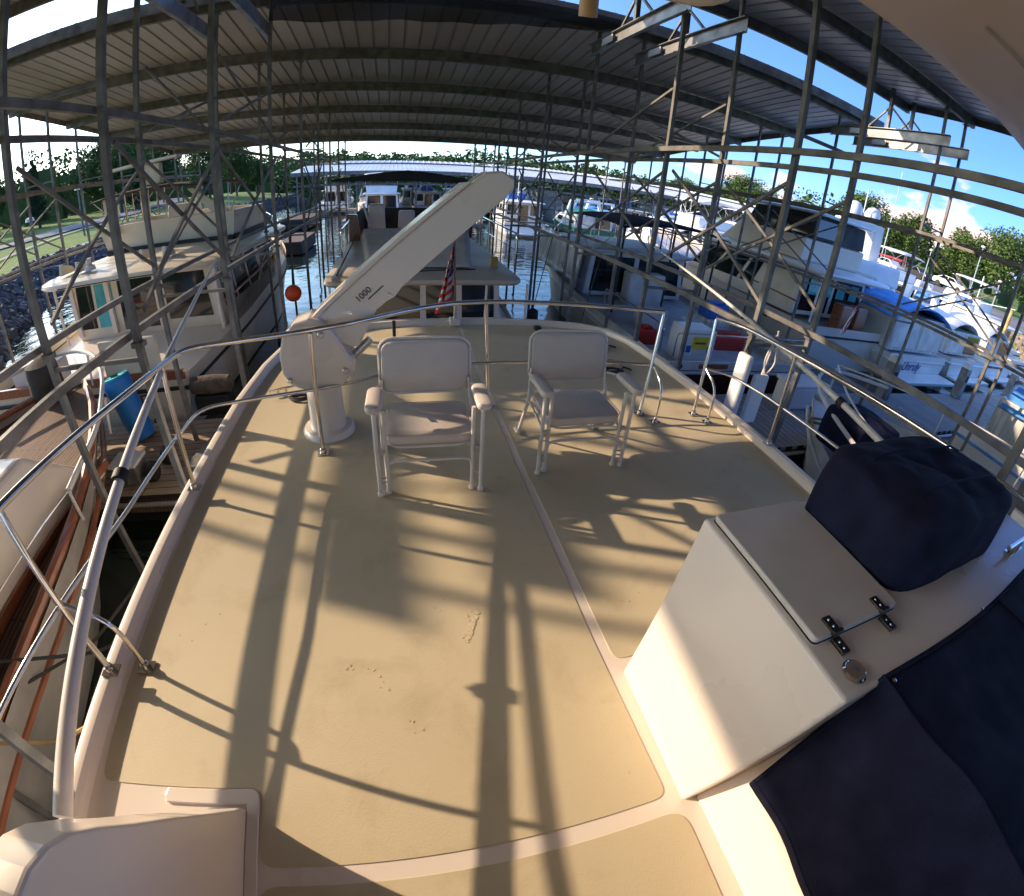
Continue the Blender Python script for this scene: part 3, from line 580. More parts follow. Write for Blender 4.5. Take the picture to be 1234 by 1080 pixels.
# ------------------------------------------------------------------ deck chairs
def sbox(w, d, h, r, m, name, par, f, n=4):
    P = rrect(w, d, r, 6); rows = []
    e = min(h * .42, .03)
    for ins, z in ((e, 0), (e * .3, e * .3), (0, e), (0, h - e), (e * .3, h - e * .3), (e, h)):
        rows.append([f(x * (1 - 2 * ins / w), y * (1 - 2 * ins / d), z) for x, y in P])
    b = MB(); b.grid(rows, closed=True); b.f.append(tuple(range(len(P)))[::-1]); b.f.append(tuple(len(P) * 5 + k for k in range(len(P))))
    return b.build(name, m, par, smooth=True)
def chair(label, x, y, rz):
    t = thing('deck_chair', label, 'deck chair', (0, 0, 0), 'folding chairs on the tan deck')
    sbox(.485, .42, .085, .07, 'vinyl', 'seat', t, lambda u, v, w: (u, v + .07, .352 + w))
    th = R(-9)
    fb = lambda u, v, w: (u, .275 + w * 1.0 + (v) * math.sin(-th), .70 + v * math.cos(th))
    sbox(.52, .36, .055, .075, 'vinyl', 'backrest', t, fb)
    fr = MB().tube([fb(u * 1.01, v * 1.015, .026) for u, v in rrect(.532, .372, .08, 5)] + [fb(.268, .1, .026)], .009, 8); fr.build('back_frame', 'whitealu', t, smooth=True)
    for s in (-1, 1):
        sbox(.082, .29, .055, .03, 'vinyl', 'armrest', t, lambda u, v, w: (u + s * .288, v - .065, .615 + w))
        for k, (xa, ya, yb) in enumerate(((.288, -.165, -.15), (.240, -.145, -.13))):
            leg = MB().tube([(s * xa, ya, .02), (s * xa, yb, .61)], .0125, 10); lo = leg.build('leg', 'whitealu', t, smooth=True)
            MB().lathe([(.010, .0), (.018, .004), (.019, .024), (.015, .034)], (s * xa, ya, 0), 12).build('foot_cap', 'gel', lo, smooth=True)
        rg = MB().tube([(s * .288, .34, .03), (s * .275, .20, .40), (s * .262, .255, .54)], .0115, 10, round_=.08); lo = rg.build('leg', 'whitealu', t, smooth=True)
        MB().tube([(s * .288, .34, .02), (s * .288, .42, .015)], .015, 8).build('foot_cap', 'gel', lo, smooth=True)
        MB().tube([(s * .262, .255, .54), (s * .258, .265, .62)], .011, 8).build('back_bracket', 'alu', t, smooth=True)
        MB().tube([(s * .288, .14, .613), (s * .275, .25, .58)], .010, 8).build('arm_rail', 'whitealu', t, smooth=True)
        for z in (.10, .135): MB().tube([(s * .288, -.163, z), (s * .24, -.143, z)], .006, 6).build('link', 'alu', t)
        MB().tube([(s * .252, -.14, .30), (s * .272, .25, .385)], .008, 8).build('side_link', 'alu', t, smooth=True)
        MB().tube([(s * .262, -.145, .335), (s * .262, -.165, .335)], .016, 10).build('pivot', 'alu', t, smooth=True)
    MB().tube([(-.24, -.143, .17), (-.232, -.14, .25), (.232, -.14, .25), (.24, -.143, .17)], .0095, 10, round_=.07).build('stretcher', 'whitealu', t, smooth=True)
    for zz in (.361, .427): MB().tube([(u, v + .07, zz) for u, v in rrect(.492, .427, .073, 6)] + [(.246, .07 + .14, zz)], .0035, 6).build('piping', 'vinyl', t, smooth=True)
    MB().tube([(u, v + .07, .345) for u, v in rrect(.45, .40, .08, 5)] + [(.225, .19, .345)], .0095, 8).build('seat_frame', 'whitealu', t, smooth=True)
    t.location = (x, y, DK + .006); t.rotation_euler = (0, 0, rz); t.scale = (1.0, .94, .87); return t
chair('beige padded folding deck chair nearer the davit crane, left of the centre stripe', .155, 2.245, R(-1.5))
chair('beige padded folding deck chair right of the centre stripe, turned slightly toward the gate', 1.105, 2.35, R(0.5))

# ------------------------------------------------------------------ navy covers
def cloth_box(x0, x1, y0, y1, z0, z1, name, m, label, cat, seed=0, nx=40, ny=26, p=5):
    rnd = random.Random(seed); rows = []; cx_, cy_ = (x0 + x1) / 2, (y0 + y1) / 2; hx, hy = (x1 - x0) / 2, (y1 - y0) / 2
    na = 90; nr = 26
    for i in range(nr + 1):
        t = i / nr; row = []
        for k in range(na):
            a = 2 * math.pi * k / na; ca, sa = math.cos(a), math.sin(a)
            q = 1 / (abs(ca) ** p + abs(sa) ** p) ** (1 / p)
            if t < .55: u = t / .55; rr, z = 1 - .04 * u * u - .012 * math.sin(a * 9 + 3 * u) * u, z0 + (z1 - z0) * .78 * u
            else: u = (t - .55) / .45; rr, z = .96 * math.cos(u * math.pi / 2) ** .66, z0 + (z1 - z0) * (.78 + .22 * math.sin(u * math.pi / 2) ** .8)
            rr *= 1 + .012 * math.sin(a * 5 + 7 * t) * (1 - t) + .006 * math.sin(a * 14 + 3)
            x = cx_ + hx * q * ca * rr; y = cy_ + hy * q * sa * rr
            z += .014 * math.sin(x * 11 + y * 7) * t + .007 * abs(math.sin(x * 17 + y * 23)) * t - .018 * (x - cx_) / hx * t + .006 * math.sin(x * 31 - y * 12) * t
            row.append((x, y, z))
        rows.append(row)
    b = MB(); b.grid(rows, closed=True); o = b.build(name, m, smooth=True); return tag(o, label, cat)
cloth_box(1.315, 2.22, .355, .875, TZ - .02, 3.045, 'helm_cover', 'navy', 'navy canvas cover bulging over the helm seat beside the beige locker lid', 'canvas cover')
hc = o = bpy.data.objects['helm_cover']
for y in (.50, .70):
    MB().tube([(1.345, y, 2.83), (1.352, y, 2.93), (1.39, y, 3.03), (1.46, y, 3.068), (1.6, y, 3.078), (1.8, y, 3.072), (2.0, y, 3.06), (2.12, y, 3.03), (2.18, y, 2.95)], .0045, 6).build('seam', 'navy', o, smooth=True)
# large canvas over the console nearest the camera
def cpt(u, v):   # u along -Y (0..1), v: 0 bottom hem -> 1 right side
    y = .172 - 1.75 * u
    if v < .3: k = v / .3; x = .90 + .145 * k; z = 2.25 + .545 * k
    else: k = (v - .3) / .7; x = 1.045 + 1.62 * k; z = 2.795 + .012 * math.sin(k * 5)
    x += .018 * math.sin(u * 19 + v * 7) * (v < .45) * u ** .4; z += .014 * math.sin(u * 23 - v * 9) * min(1, u * 6) + .01 * math.sin(v * 22 + u * 5) * min(1, u * 6)
    y += .012 * math.sin(v * 9) + .03 * k * (v >= .3)
    return (x, y, z)
b = MB(); b.grid([[cpt(i / 46, j / 40) for j in range(41)] for i in range(47)]); o = b.build('console_cover', 'navy', smooth=True, solid=.004)
tag(o, 'dark navy canvas covering the whole console at the lower right corner', 'canvas cover')
for nm_, f_ in (('hem', lambda q: cpt(q, .012)), ('seam', lambda q: cpt(q, .30)), ('seam', lambda q: cpt(q, .62)), ('hem', lambda q: cpt(.006, q))):
    MB().tube([tuple(Vector(f_(q / 40)) + Vector((-.002, 0, .004))) for q in range(41)], .0042, 6).build(nm_, 'navy', o, smooth=True)
for k, (x, y, z) in enumerate([(.905, .16, 2.265), (1.05, .165, 2.80), (1.62, .19, 2.812)]): MB().lathe([(.007, z), (.007, z + .004), (.003, z + .006)], (x + .012, y - .015, 0), 12).build('snap_stud', 'steel', o, smooth=True)

# ------------------------------------------------------------------ folded whip antennas
def antenna(label, a, b_, r0, r1, clamps):
    t = thing('whip_antenna', label, 'antenna', a); A, B = Vector(a), Vector(b_)
    n = 8; MB().tube([A.lerp(B, k / n) for k in range(n + 1)], [r0 + (r1 - r0) * k / n for k in range(n + 1)], 14).build('whip', 'whitealu', t, smooth=True)
    for u in clamps:
        p = A.lerp(B, u); d = (B - A).normalized(); c = MB().tube([p - d * .025, p + d * .025], r0 * 1.3, 12); c.tube([p, p + Vector((.0, 0, -.045))], .012, 8); c.build('clamp', 'black', t, smooth=True)
    return t
antenna('thick white whip antenna folded down along the left handrail, with a black clamp', (-.98, .27, 2.48), (-1.51, 4.0, 3.08), .028, .008, (.32,))
antenna('long white whip antenna folded down outside the right handrail above the navy cover', (2.92, 1.30, 2.52), (2.96, 4.9, 3.12), .027, .008, (.16,))

# flag on its staff
fs = thing('flag_staff', 'varnished wooden flag staff in a white socket at the stern', 'flag staff', (.69, 5.22, DK))
MB().tube([(.69, 5.22, DK + .22), (.665, 5.26, 3.14)], [.016, .009], 10).build('pole', 'teak', fs, smooth=True)
MB().tube([(.69, 5.22, DK + .06), (.69, 5.222, DK + .26)], .019, 12).build('socket_tube', 'steel', fs, smooth=True)
MB().box(.63, .75, 5.16, 5.28, DK + .02, DK + .10).build('base', 'gel', fs, bevel=.01)
fl = thing('flag', 'limp stars and stripes ensign hanging from the wooden stern staff', 'flag', (.68, 5.24, 3.05))
def flagpt(u, v):   # u across fly 0..1 , v down 0..1 ; draped steeply
    x = .672 - (.02 + .19 * (u ** .8)) * (.30 + .70 * v) + .02 * math.sin(u * 16) * v; y = 5.235 + .035 * math.sin(u * 11 + v * 2) ; z = 2.98 - .66 * v - .20 * u * (1 - .1 * v)
    return (x, y, z)
for k in range(13):
    b = MB(); b.grid([[flagpt(i / 20, (k + j / 2) / 13) for i in range(21) if not (k < 7 and i < 8)] for j in range(3)]); b.build('stripe', 'flagred' if k % 2 == 0 else 'flagwhite', fl, smooth=True, solid=.002)
b = MB(); b.grid([[flagpt(i / 20, j / 13) for i in range(9)] for j in range(8)]); b.build('canton', 'flagblue', fl, smooth=True, solid=.002)
b = MB()
for j in range(6):
    for i in range(4):
        p = Vector(flagpt((i + .6 + .4 * (j % 2)) / 12, (j + .6) / 13)); s_ = .006; b.quad(p + Vector((-s_, -.004, -s_)), p + Vector((s_, -.004, -s_)), p + Vector((s_, -.004, s_)), p + Vector((-s_, -.004, s_)))
o = b.build('stars', 'flagwhite', fl); o['kind'] = 'stuff'

# overhead tube loop and tan rod under the hardtop edge
tl = thing('grab_loop', 'white tube grab loop at the top edge of the view beneath the hardtop', 'grab rail', (.6, 1.1, 4.2))
MB().tube([(.40, 1.20, 4.40), (.42, 1.18, 4.19), (.70, 1.01, 4.15), (.80, .95, 4.35)], .017, 12, round_=.09).build('loop', 'whitealu', tl, smooth=True)
o = MB().tube([(.46, 1.24, 4.45), (.495, 1.33, 4.15)], .026, 16).build('rod_tip', 'skin', smooth=True); tag(o, 'tan rounded rod end poking down at the top beside the white loop', 'rod')

# ================================================================== BOATS
def face(P, u0, u1, v0, v1, off=.012, th=.02):
    A, B, C, D = [Vector(p) for p in P]
    q = lambda u, v: (A.lerp(B, u)).lerp(D.lerp(C, u), v)
    n = (B - A).cross(D - A).normalized()
    a, b, c, d = q(u0, v0), q(u1, v0), q(u1, v1), q(u0, v1)
    return MB().hexa([a - n * th, b - n * th, c - n * th, d - n * th, a + n * off, b + n * off, c + n * off, d + n * off])
def frus(x0, x1, y0, y1, z0, z1, ix=0, iy0=0, iy1=0):
    return [(x0, y0, z0), (x1, y0, z0), (x1, y1, z0), (x0, y1, z0), (x0 + ix, y0 + iy0, z1), (x1 - ix, y0 + iy0, z1), (x1 - ix, y1 - iy1, z1), (x0 + ix, y1 - iy1, z1)]
def sides(P): return {'aft': (P[0], P[1], P[5], P[4]), 'stb': (P[1], P[2], P[6], P[5]), 'bow': (P[2], P[3], P[7], P[6]), 'port': (P[3], P[0], P[4], P[7])}
def hull(par, B, Lh, fs, fb, m='white', rub='black', x=0, y=0, dr=1, deckm='gelwarm', deckdrop=.12, full=.42, boot=None, tm=None, rubz=.78, rk=.10):
    """lofted hull; stern at y, bow at y+dr*Lh"""
    n = 22; P = []; half = []
    for i in range(n + 1):
        t = i / n; hb = B / 2 * (1 - max(0, (t - full) / (1 - full)) ** 2.3) * (.92 + .08 * min(1, t * 4)); hb = max(hb, .015)
        z = fs + (fb - fs) * t ** 1.8; half.append((t, hb, z))
    def ring(t, hb, z, s): # s=+1/-1
        yy = y + dr * Lh * t; rake = rk * (t ** 4) * fb
        f = lambda k, h: (x + s * hb * k, yy - dr * rake * (1 - h / z) * 3, h)
        return [f(.05, -.45), f(.72, -.25), f(.90, .04), f(.96, z * .45), f(1.0, z * rubz), f(1.005, z * (rubz + .001)), f(1.02, z)]
    b = MB()
    for s in (1, -1): b.grid([ring(t, hb, z, s) for t, hb, z in half])
    tr = [Vector(p) for p in ring(*half[0], 1)] + [Vector(p) for p in ring(*half[0], -1)][::-1]
    b.v += [tuple(p) for p in tr]; k = len(b.v); b.f.append(tuple(range(k - len(tr), k)))
    h = b.build('hull', m, par, smooth=True)
    if tm: tb = MB(); tb.v += [(p.x * .985 + x * .015, p.y - dr * .012, max(p.z, .02) * .97 + .02) for p in tr if p.z > 0]; tb.f.append(tuple(range(len(tb.v)))); tb.build('transom', tm, par)
    d = MB(); d.grid([[(x - hb * 1.0, y + dr * Lh * t, z - deckdrop), (x, y + dr * Lh * t, z - deckdrop + .03), (x + hb * 1.0, y + dr * Lh * t, z - deckdrop)] for t, hb, z in half]); d.build('deck', deckm, par, smooth=True)
    r_ = MB()
    for s in (1, -1): r_.tube([(x + s * (hb * 1.0 + .012), y + dr * Lh * t, z * rubz) for t, hb, z in half], .035, 6)
    r_.tube([(x - half[0][1] - .01, y - dr * .015, fs * rubz), (x + half[0][1] + .01, y - dr * .015, fs * rubz)], .035, 6)
    r_.build('rub_rail', rub, par, smooth=True)
    return half
def bowrail(par, half, Lh, x, y, dr, h=.6, t0=.5, m='steel', drop=0):
    b = MB(); sel = [q for q in half if q[0] >= t0]
    for s in (1, -1):
        b.tube([(x + s * hb * .97, y + dr * Lh * t, z + h * min(1, (t - t0) * 10 + .15)) for t, hb, z in sel], .016, 6)
        for q in sel[::3]: b.tube([(x + s * q[1] * .97, y + dr * Lh * q[0], q[2]), (x + s * q[1] * .97, y + dr * Lh * q[0], q[2] + h * min(1, (q[0] - t0) * 10 + .15))], .011, 6)
    b.build('bow_rail', m, par, smooth=True)
def cabin(par, P, m, wins, name='cabin', glass='glass', bevel=.03):
    o = MB().hexa(P).build(name, m, par, bevel=bevel); S = sides(P)
    for side, u0, u1, v0, v1, *g in wins: face(S[side], u0, u1, v0, v1).build('window', g[0] if g else glass, o, bevel=.008)
    return o
def slab(par, x0, x1, y0, y1, z, th, m, name='roof', r=.25, camber=.06):
    P = rpoly([(x0, y0), (x1, y0), (x1, y1), (x0, y1)], r, 6); b = MB(); n0 = 0
    rows = []
    cx_, cy_ = (x0 + x1) / 2, (y0 + y1) / 2
    for k, (s, zz) in enumerate(((.985, 0), (1, th * .35), (.995, th * .8), (.97, th), (.6, th + camber * .7), (.01, th + camber))): rows.append([(cx_ + (px_ - cx_) * s, cy_ + (py_ - cy_) * s, z + zz) for px_, py_ in P])
    b.grid(rows, closed=True); b.f.append(tuple(range(len(P)))[::-1]); return b.build(name, m, par, smooth=True)
def bimini(par, x0, x1, y0, y1, z, m, zb, name='bimini', sag=.12, post='alu'):
    rows = [[(x0 + (x1 - x0) * j / 8, y0 + (y1 - y0) * i / 8, z - sag * (2 * j / 8 - 1) ** 2 - .06 * abs(2 * i / 8 - 1) ** 3) for j in range(9)] for i in range(9)]
    # drop edges
    rows = [[(p[0], p[1], p[2]) for p in r_] for r_ in rows]
    o = MB().grid(rows).build(name, m, par, smooth=True, solid=.03)
    for s, xx in ((1, x0 + .06), (-1, x1 - .06)):
        ym = (y0 + y1) / 2; b = MB()
        b.tube([(xx, ym, zb), (xx, y0 + .05, z - sag)], .014, 6); b.tube([(xx, ym, zb), (xx, y1 - .05, z - sag)], .014, 6); b.tube([(xx, ym - .1, zb), (xx, ym, z - sag)], .014, 6)
        b.build('bimini_frame', post, par, smooth=True)
    return o

# --- cream trawler, stern-to beyond the left walkway
tw = thing('trawler', 'large cream trawler with flybridge and black rub rail, stern facing us beyond the left walkway', 'trawler', (-5.3, 6.45, 0))
hf = hull(tw, 4.5, 11.5, 1.15, 2.3, 'cream', 'black', -5.3, 6.45, 1, 'gelwarm', .25, full=.5)
MB().box(-7.35, -3.25, 6.40, 6.47, 1.05, 1.2).build('cap_rail', 'teak', tw, bevel=.01)
P = frus(-7.0, -3.5, 9.25, 14.6, 1.0, 2.32, .12, .0, .5)
cabin(tw, P, 'cream', [('aft', .03, .15, .18, .88), ('aft', .17, .30, .18, .88, 'teal'), ('aft', .345, .62, .10, .88), ('aft', .66, .94, .18, .88), ('stb', .05, .2, .25, .86), ('stb', .23, .40, .25, .86), ('stb', .43, .60, .25, .86), ('stb', .66, .95, .30, .84)])
for x in (-6.9, -6.0, -4.85, -3.6): MB().box(x - .05, x + .05, 9.17, 9.235, 1.1, 2.3).build('window_post', 'gelwarm', tw)
slab(tw, -7.2, -3.15, 8.15, 14.9, 2.33, .13, 'cream', 'roof', .9, .06)
MB().tube([(-6.4, 8.13, 2.36), (-5.5, 8.12, 2.36), (-4.0, 8.13, 2.36)], .012, 6).build('roof_trim', 'black', tw)
for x in (-6.9, -3.35): MB().tube([(x, 8.7, 1.1), (x, 8.65, 2.34)], .03, 8).build('roof_post', 'gelwarm', tw)
for x in (-6.75, -6.35): MB().prism([(0, 0), (.5, 0), (.42, .12), (.05, .22)], lambda u, v, d: (x + d, 8.75 + u, 2.51 + v), 0, .07).build('dinghy_chock', 'cream', tw, bevel=.01)
for x in (-5.0, -4.5): MB().prism([(0, 0), (.5, 0), (.42, .12), (.05, .22)], lambda u, v, d: (x + d, 9.0 + u, 2.51 + v), 0, .07).build('dinghy_chock', 'cream', tw, bevel=.01)
MB().lathe([(.12, 2.52), (.11, 2.6), (.06, 2.62), (.055, 2.74), (.07, 2.75)], (-6.05, 8.85, 0), 14).build('roof_vent', 'dullwhite', tw, smooth=True)
P = frus(-7.0, -3.75, 11.2, 14.0, 2.47, 3.15, -.12, -.12, .1)
fb_ = MB(); S_ = sides(P)
for k in ('aft', 'stb', 'bow', 'port'): fb_.add(face(S_[k], 0, 1, 0, 1, .0, .06))
fb_.build('flybridge', 'cream', tw); MB().box(-7.02, -3.73, 11.12, 11.19, 2.47, 2.60).build('flybridge_band', 'black', tw)
MB().bar((-3.70, 11.2, 2.54), (-3.70, 14, 2.54), .03, .13).build('flybridge_band', 'black', tw)
cabin(tw, frus(-6.0, -5.2, 12.5, 13.3, 2.5, 3.4, .05, .15, .05), 'gelwarm', [], 'helm_console')
MB().prism([(0, 0), (.35, 0), (.12, .85), (0, .85)], lambda u, v, d: (-6.85 + u, 11.0 + d, 2.95 + v), 0, .06).build('wing_panel', 'cream', tw, bevel=.01)
MB().prism([(0, 0), (-.5, 0), (-1.2, .75), (-1.05, .75)], lambda u, v, d: (-3.6 + u, 11.3 + d, 3.0 + v), 0, .06).build('wing_panel', 'cream', tw, bevel=.01)
bimini(tw, -7.0, -3.9, 10.6, 13.0, 3.92, 'rope', 3.1, sag=.1)
MB().bar((-6.6, 11.0, 4.40), (-4.6, 10.6, 4.47), .22, .06).build('radar_board', 'dullwhite', tw, bevel=.01)
MB().box(-5.6, -5.2, 10.8, 11.0, 3.95, 4.4).build('radar_mast', 'cream', tw, bevel=.02)
b = MB()
for k in range(8): x = -7.2 + k * .22; b.tube([(x, 11.9, 3.2), (x + .12, 11.7, 3.95)], .015, 6)
b.build('folded_stanchions', 'steel', tw, smooth=True)
MB().tube([(-3.44, 9.3, 1.5), (-3.46, 12, 1.58), (-3.5, 14.4, 1.8)], .03, 6).build('window_trim', 'teak', tw); MB().box(-4.6, -3.6, 6.42, 6.5, 1.2, 1.75).build('stern_gate', 'cream', tw, bevel=.02)
text('AVE', .34, 'ink', tw, (-4.55, 6.405, .62), (1, 0, 0), (0, 0, 1), depth=.01); text('AV', .16, 'ink', tw, (-4.0, 6.405, .33), (1, 0, 0), (0, 0, 1), depth=.01)
P = frus(-6.6, -4.1, 14.6, 16.2, 1.6, 2.1, .2, 0, .5); cabin(tw, P, 'cream', [('stb', .1, .35, .3, .8), ('stb', .5, .75, .3, .8)], 'forward_cabin')
bowrail(tw, hf, 11.5, -5.3, 6.45, 1, .65, .35)
MB().box(-6.6, -5.6, 6.5, 6.9, 1.15, 1.5).build('stern_locker', 'dullwhite', tw, bevel=.03)
# outboard leaning on its stern and hose, fenders
o = thing('fender', 'brown cylindrical fender lying on the walkway edge by the trawler stern', 'fender', (-2.95, 6.3, .5)); MB().lathe([(.03, -.36), (.13, -.30), (.15, 0), (.13, .30), (.03, .36)], (-2.82, 6.35, .95), 16, 'x').build('body', 'bark', o, smooth=True); MB().box(-3.1, -2.55, 6.22, 6.48, .5, .82).build('stand', 'black', o, bevel=.02)

# --- teak-trimmed sailboat in the slip on our left, bow away
sb_ = thing('sailboat', 'older cream sailboat with varnished teak toe rail and white cabin sides close on our left', 'sailboat', (-4.95, -5.2, 0))
M['shadedhull'] = mat('hull_shade_tone', (.40, .37, .33), .6, noise=.3, nscale=1.5)  # hull colour darkened to stand in for shade from the structure on the left
hf = hull(sb_, 4.0, 11.4, 1.0, 1.35, 'shadedhull', 'teak', -4.85, -5.2, 1, 'teakdeck', .1, full=.55, rk=.42)
b = MB()
for s in (1, -1): b.tube([(-4.85 + s * (hb - .02), -5.2 + 11.4 * t, z + .03) for t, hb, z in hf if t < .97], .05, 8)
b.build('toe_rail', 'teak', sb_, smooth=True)
cab = cabin(sb_, frus(-6.35, -3.32, -3.0, 4.1, 1.0, 1.80, .20, .1, .9), 'gelwarm', [('stb', .12, .24, .3, .75), ('stb', .36, .48, .3, .75), ('stb', .62, .74, .3, .75)], bevel=.06)
MB().tube([(-3.72, -2.4, 1.83), (-3.72, 2.9, 1.83)], .022, 8).build('grab_rail', 'teak', sb_, smooth=True)
MB().bar((-3.32, -2.9, 1.10), (-3.32, 4.1, 1.12), .03, .09).build('cabin_trim', 'teak', sb_)
MB().box(-5.2, -4.3, 1.0, 1.7, 1.84, 1.92).build('hatch', 'glass', sb_, bevel=.02)
# bow pulpit
b = MB(); b.tube([(-2.95, 3.0, 1.55), (-3.15, 4.0, 1.62), (-3.7, 5.1, 1.70), (-4.3, 5.9, 1.76), (-4.85, 6.15, 1.78), (-5.4, 5.9, 1.76), (-6.0, 5.0, 1.70)], .028, 8, round_=.4)
b.tube([(-3.05, 3.1, 1.15), (-2.95, 3.0, 1.55)], .016, 6); b.tube([(-3.5, 4.6, 1.2), (-3.4, 4.6, 1.66)], .016, 6); b.tube([(-4.5, 5.9, 1.3), (-4.5, 6.0, 1.76)], .016, 6)
b.build('bow_pulpit', 'whitealu', sb_, smooth=True)
b = MB(); b.tube([(-3.0, -3, 1.6), (-2.88, 0, 1.6), (-2.95, 3.0, 1.55)], .006, 5); b.tube([(-3.05, 0, 1.2), (-3.0, 0, 1.75)], .013, 6); b.tube([(-3.1, -1.6, 1.2), (-3.05, -1.6, 1.72)], .013, 6); b.tube([(-3.2, 1.6, 1.25), (-3.15, 1.6, 1.8)], .013, 6)
b.build('lifeline', 'steel', sb_, smooth=True)
MB().lathe([(.05, 1.25), (.16, 1.28), (.13, 1.36), (.17, 1.48), (.06, 1.52)], (-3.25, .55, 0), 16).build('winch', 'black', sb_, smooth=True)
for k, (pts, mm) in enumerate([([(-3.1, 1.3, 1.3), (-3.3, 1.2, 1.28), (-3.2, 1.0, 1.35), (-2.9, .9, 1.2), (-2.3, 1.05, 1.1), (-1.5, 1.1, 1.6)], 'ropey'), ([(-4.0, 1.6, 1.4), (-3.4, 1.5, 1.32), (-3.15, 1.42, 1.30), (-2.3, 1.8, 1.0), (-1.36, 2.0, 1.5)], 'rope'), ([(-3.1, .9, 1.3), (-2.6, 2.0, .8), (-2.1, 3.3, .9)], 'rope')]):
    o = MB().tube(pts, .014, 7, round_=.15).build('mooring_line', mm, smooth=True)
    tag(o, ['tan mooring line looped from the teak sailboat rail across to our hull', 'dark mooring line crossing from the sailboat side deck to our boat', 'thin dark line running from the sailboat to the left steel column'][k], 'mooring line')
o = thing('spare_tyre_fender', 'big dark oval fender hung at the sailboat bow rail', 'fender', (-4.95, 5.25, 1.3)); MB().lathe([(.05, .95), (.24, 1.02), (.27, 1.4), (.24, 1.78), (.05, 1.86)], (-5.2, 5.75, 0), 18).build('body', 'rope', o, smooth=True)

# blue rolled float mat leaning on the walkway
fm = thing('rolled_foam_mat', 'bright blue rolled foam float mat standing on the left walkway, tied with cord', 'foam mat', (-3.9, 5.85, .5))
def leanroll(r0, r1, z0_, z1_, inner=None):
    q = Matrix.Rotation(R(-13), 3, 'Y') @ Matrix.Rotation(R(-4), 3, 'X'); c = Vector((-3.80, 5.72, .52)); b = MB(); b.lathe([(r0 * .97, z0_), (r0, z0_ + .02), (r1, z1_ - .02), (r1 * .97, z1_)], (0, 0, 0), 26)
    b.v = [tuple(c + q @ Vector(v)) for v in b.v]; return b
leanroll(.185, .19, 0, .66).build('lower_roll', 'bluefoam', fm, smooth=True); leanroll(.205, .21, .665, .93).build('upper_roll', 'bluefoam', fm, smooth=True)
leanroll(.195, .185, .931, .945).build('end_face', 'aqua', fm, smooth=True); leanroll(.055, .05, .9455, .955).build('core', 'green', fm, smooth=True)
leanroll(.192, .194, .64, .675).build('cord', 'rope', fm, smooth=True)
pc = thing('power_cart', 'low grey and black box cart on the left walkway edge', 'cart', (-3.35, 4.7, .5)); MB().box(-3.6, -3.25, 4.45, 4.75, .55, .80).build('box', 'galv', pc, bevel=.02); MB().box(-3.62, -3.23, 4.43, 4.77, .80, .84).build('lid', 'dullwhite', pc, bevel=.01)
for x, y in ((-3.12, 4.6), (-3.05, 4.95)): MB().lathe([(.03, -.05), (.12, -.05), (.13, 0), (.12, .05), (.03, .05)], (x, y, .64), 18, 'x').build('wheel', 'black', pc, smooth=True)
o = thing('gangway_plate', 'grey metal boarding plate lying at the end of the left walkway', 'boarding plate', (-2.5, 5.1, .5)); MB().hexa([(-2.75, 4.55, .51), (-2.3, 4.55, .51), (-2.2, 6.0, .51), (-2.45, 6.0, .51), (-2.70, 4.6, .66), (-2.3, 4.6, .66), (-2.22, 5.9, .66), (-2.42, 5.9, .66)]).build('plate', 'galv', o, bevel=.01)
o = thing('marker_buoy', 'round orange buoy hanging from the left column row beside bright water', 'buoy', (-2.05, 9.2, 1.5)); MB().lathe([(.02, -.17)] + [(.17 * math.cos(R(a)), .17 * math.sin(R(a))) for a in range(-75, 80, 15)] + [(.02, .17)], (-2.05, 9.35, 1.52), 22).build('ball', 'orange', o, smooth=True); MB().tube([(-2.05, 9.35, 1.68), (-2.0, 9.4, 2.72)], .012, 6).build('cord', 'rope', o)
o = thing('kayak', 'dark green and red small craft moored under the orange buoy', 'small boat', (-1.7, 10.2, 0)); 
MB().grid([[(-1.75 + .42 * math.sin(a) * math.sin(math.pi * (i + .3) / 12.6), 8.9 + i * .22, .30 - .28 * math.cos(a) * (a > 0 and 1)) for a in [R(k) for k in range(-90, 91, 30)]] for i in range(13)]).build('shell', 'green', o, smooth=True, solid=.03); MB().box(-1.9, -1.45, 10.3, 10.9, .35, .75).build('gear_bag', 'red', o, bevel=.08)

# --- tan cruiser directly behind our stern
M['tan'] = mat('tan_roof_paint', (.46, .39, .31), .45, noise=.14, nscale=1.2)
M['tarp'] = mat('tan_tarp', (.50, .44, .38), .8, noise=.12, nscale=2, bump=.3, bscale=6)
tc_ = thing('cabin_cruiser', 'tan cabin cruiser with flat cream roof and black bimini moored right behind our stern', 'cruiser', (.6, 7.9, 0))
hf = hull(tc_, 3.6, 11.0, 1.0, 1.9, 'gelwarm', 'rope', .6, 7.7, 1, 'gelwarm', .12, full=.5)
slab(tc_, -1.15, 2.1, 7.3, 13.4, 2.02, .11, 'tan', 'roof', .3, .03)
cabin(tc_, frus(-.9, 2.1, 8.9, 13.2, .9, 2.01, .05, .1, .1), 'gelwarm', [('aft', .04, .46, .1, .95), ('aft', .5, .70, .02, .95), ('aft', .74, .96, .1, .9), ('port', .1, .4, .35, .85), ('port', .5, .9, .35, .85), ('stb', .1, .4, .35, .85), ('stb', .5, .9, .35, .85)])
for x in (-1.05, 2.2, 1.5): MB().tube([(x, 7.45, .9), (x, 7.45, 2.03)], .022, 8).build('roof_post', 'whitealu', tc_, smooth=True)
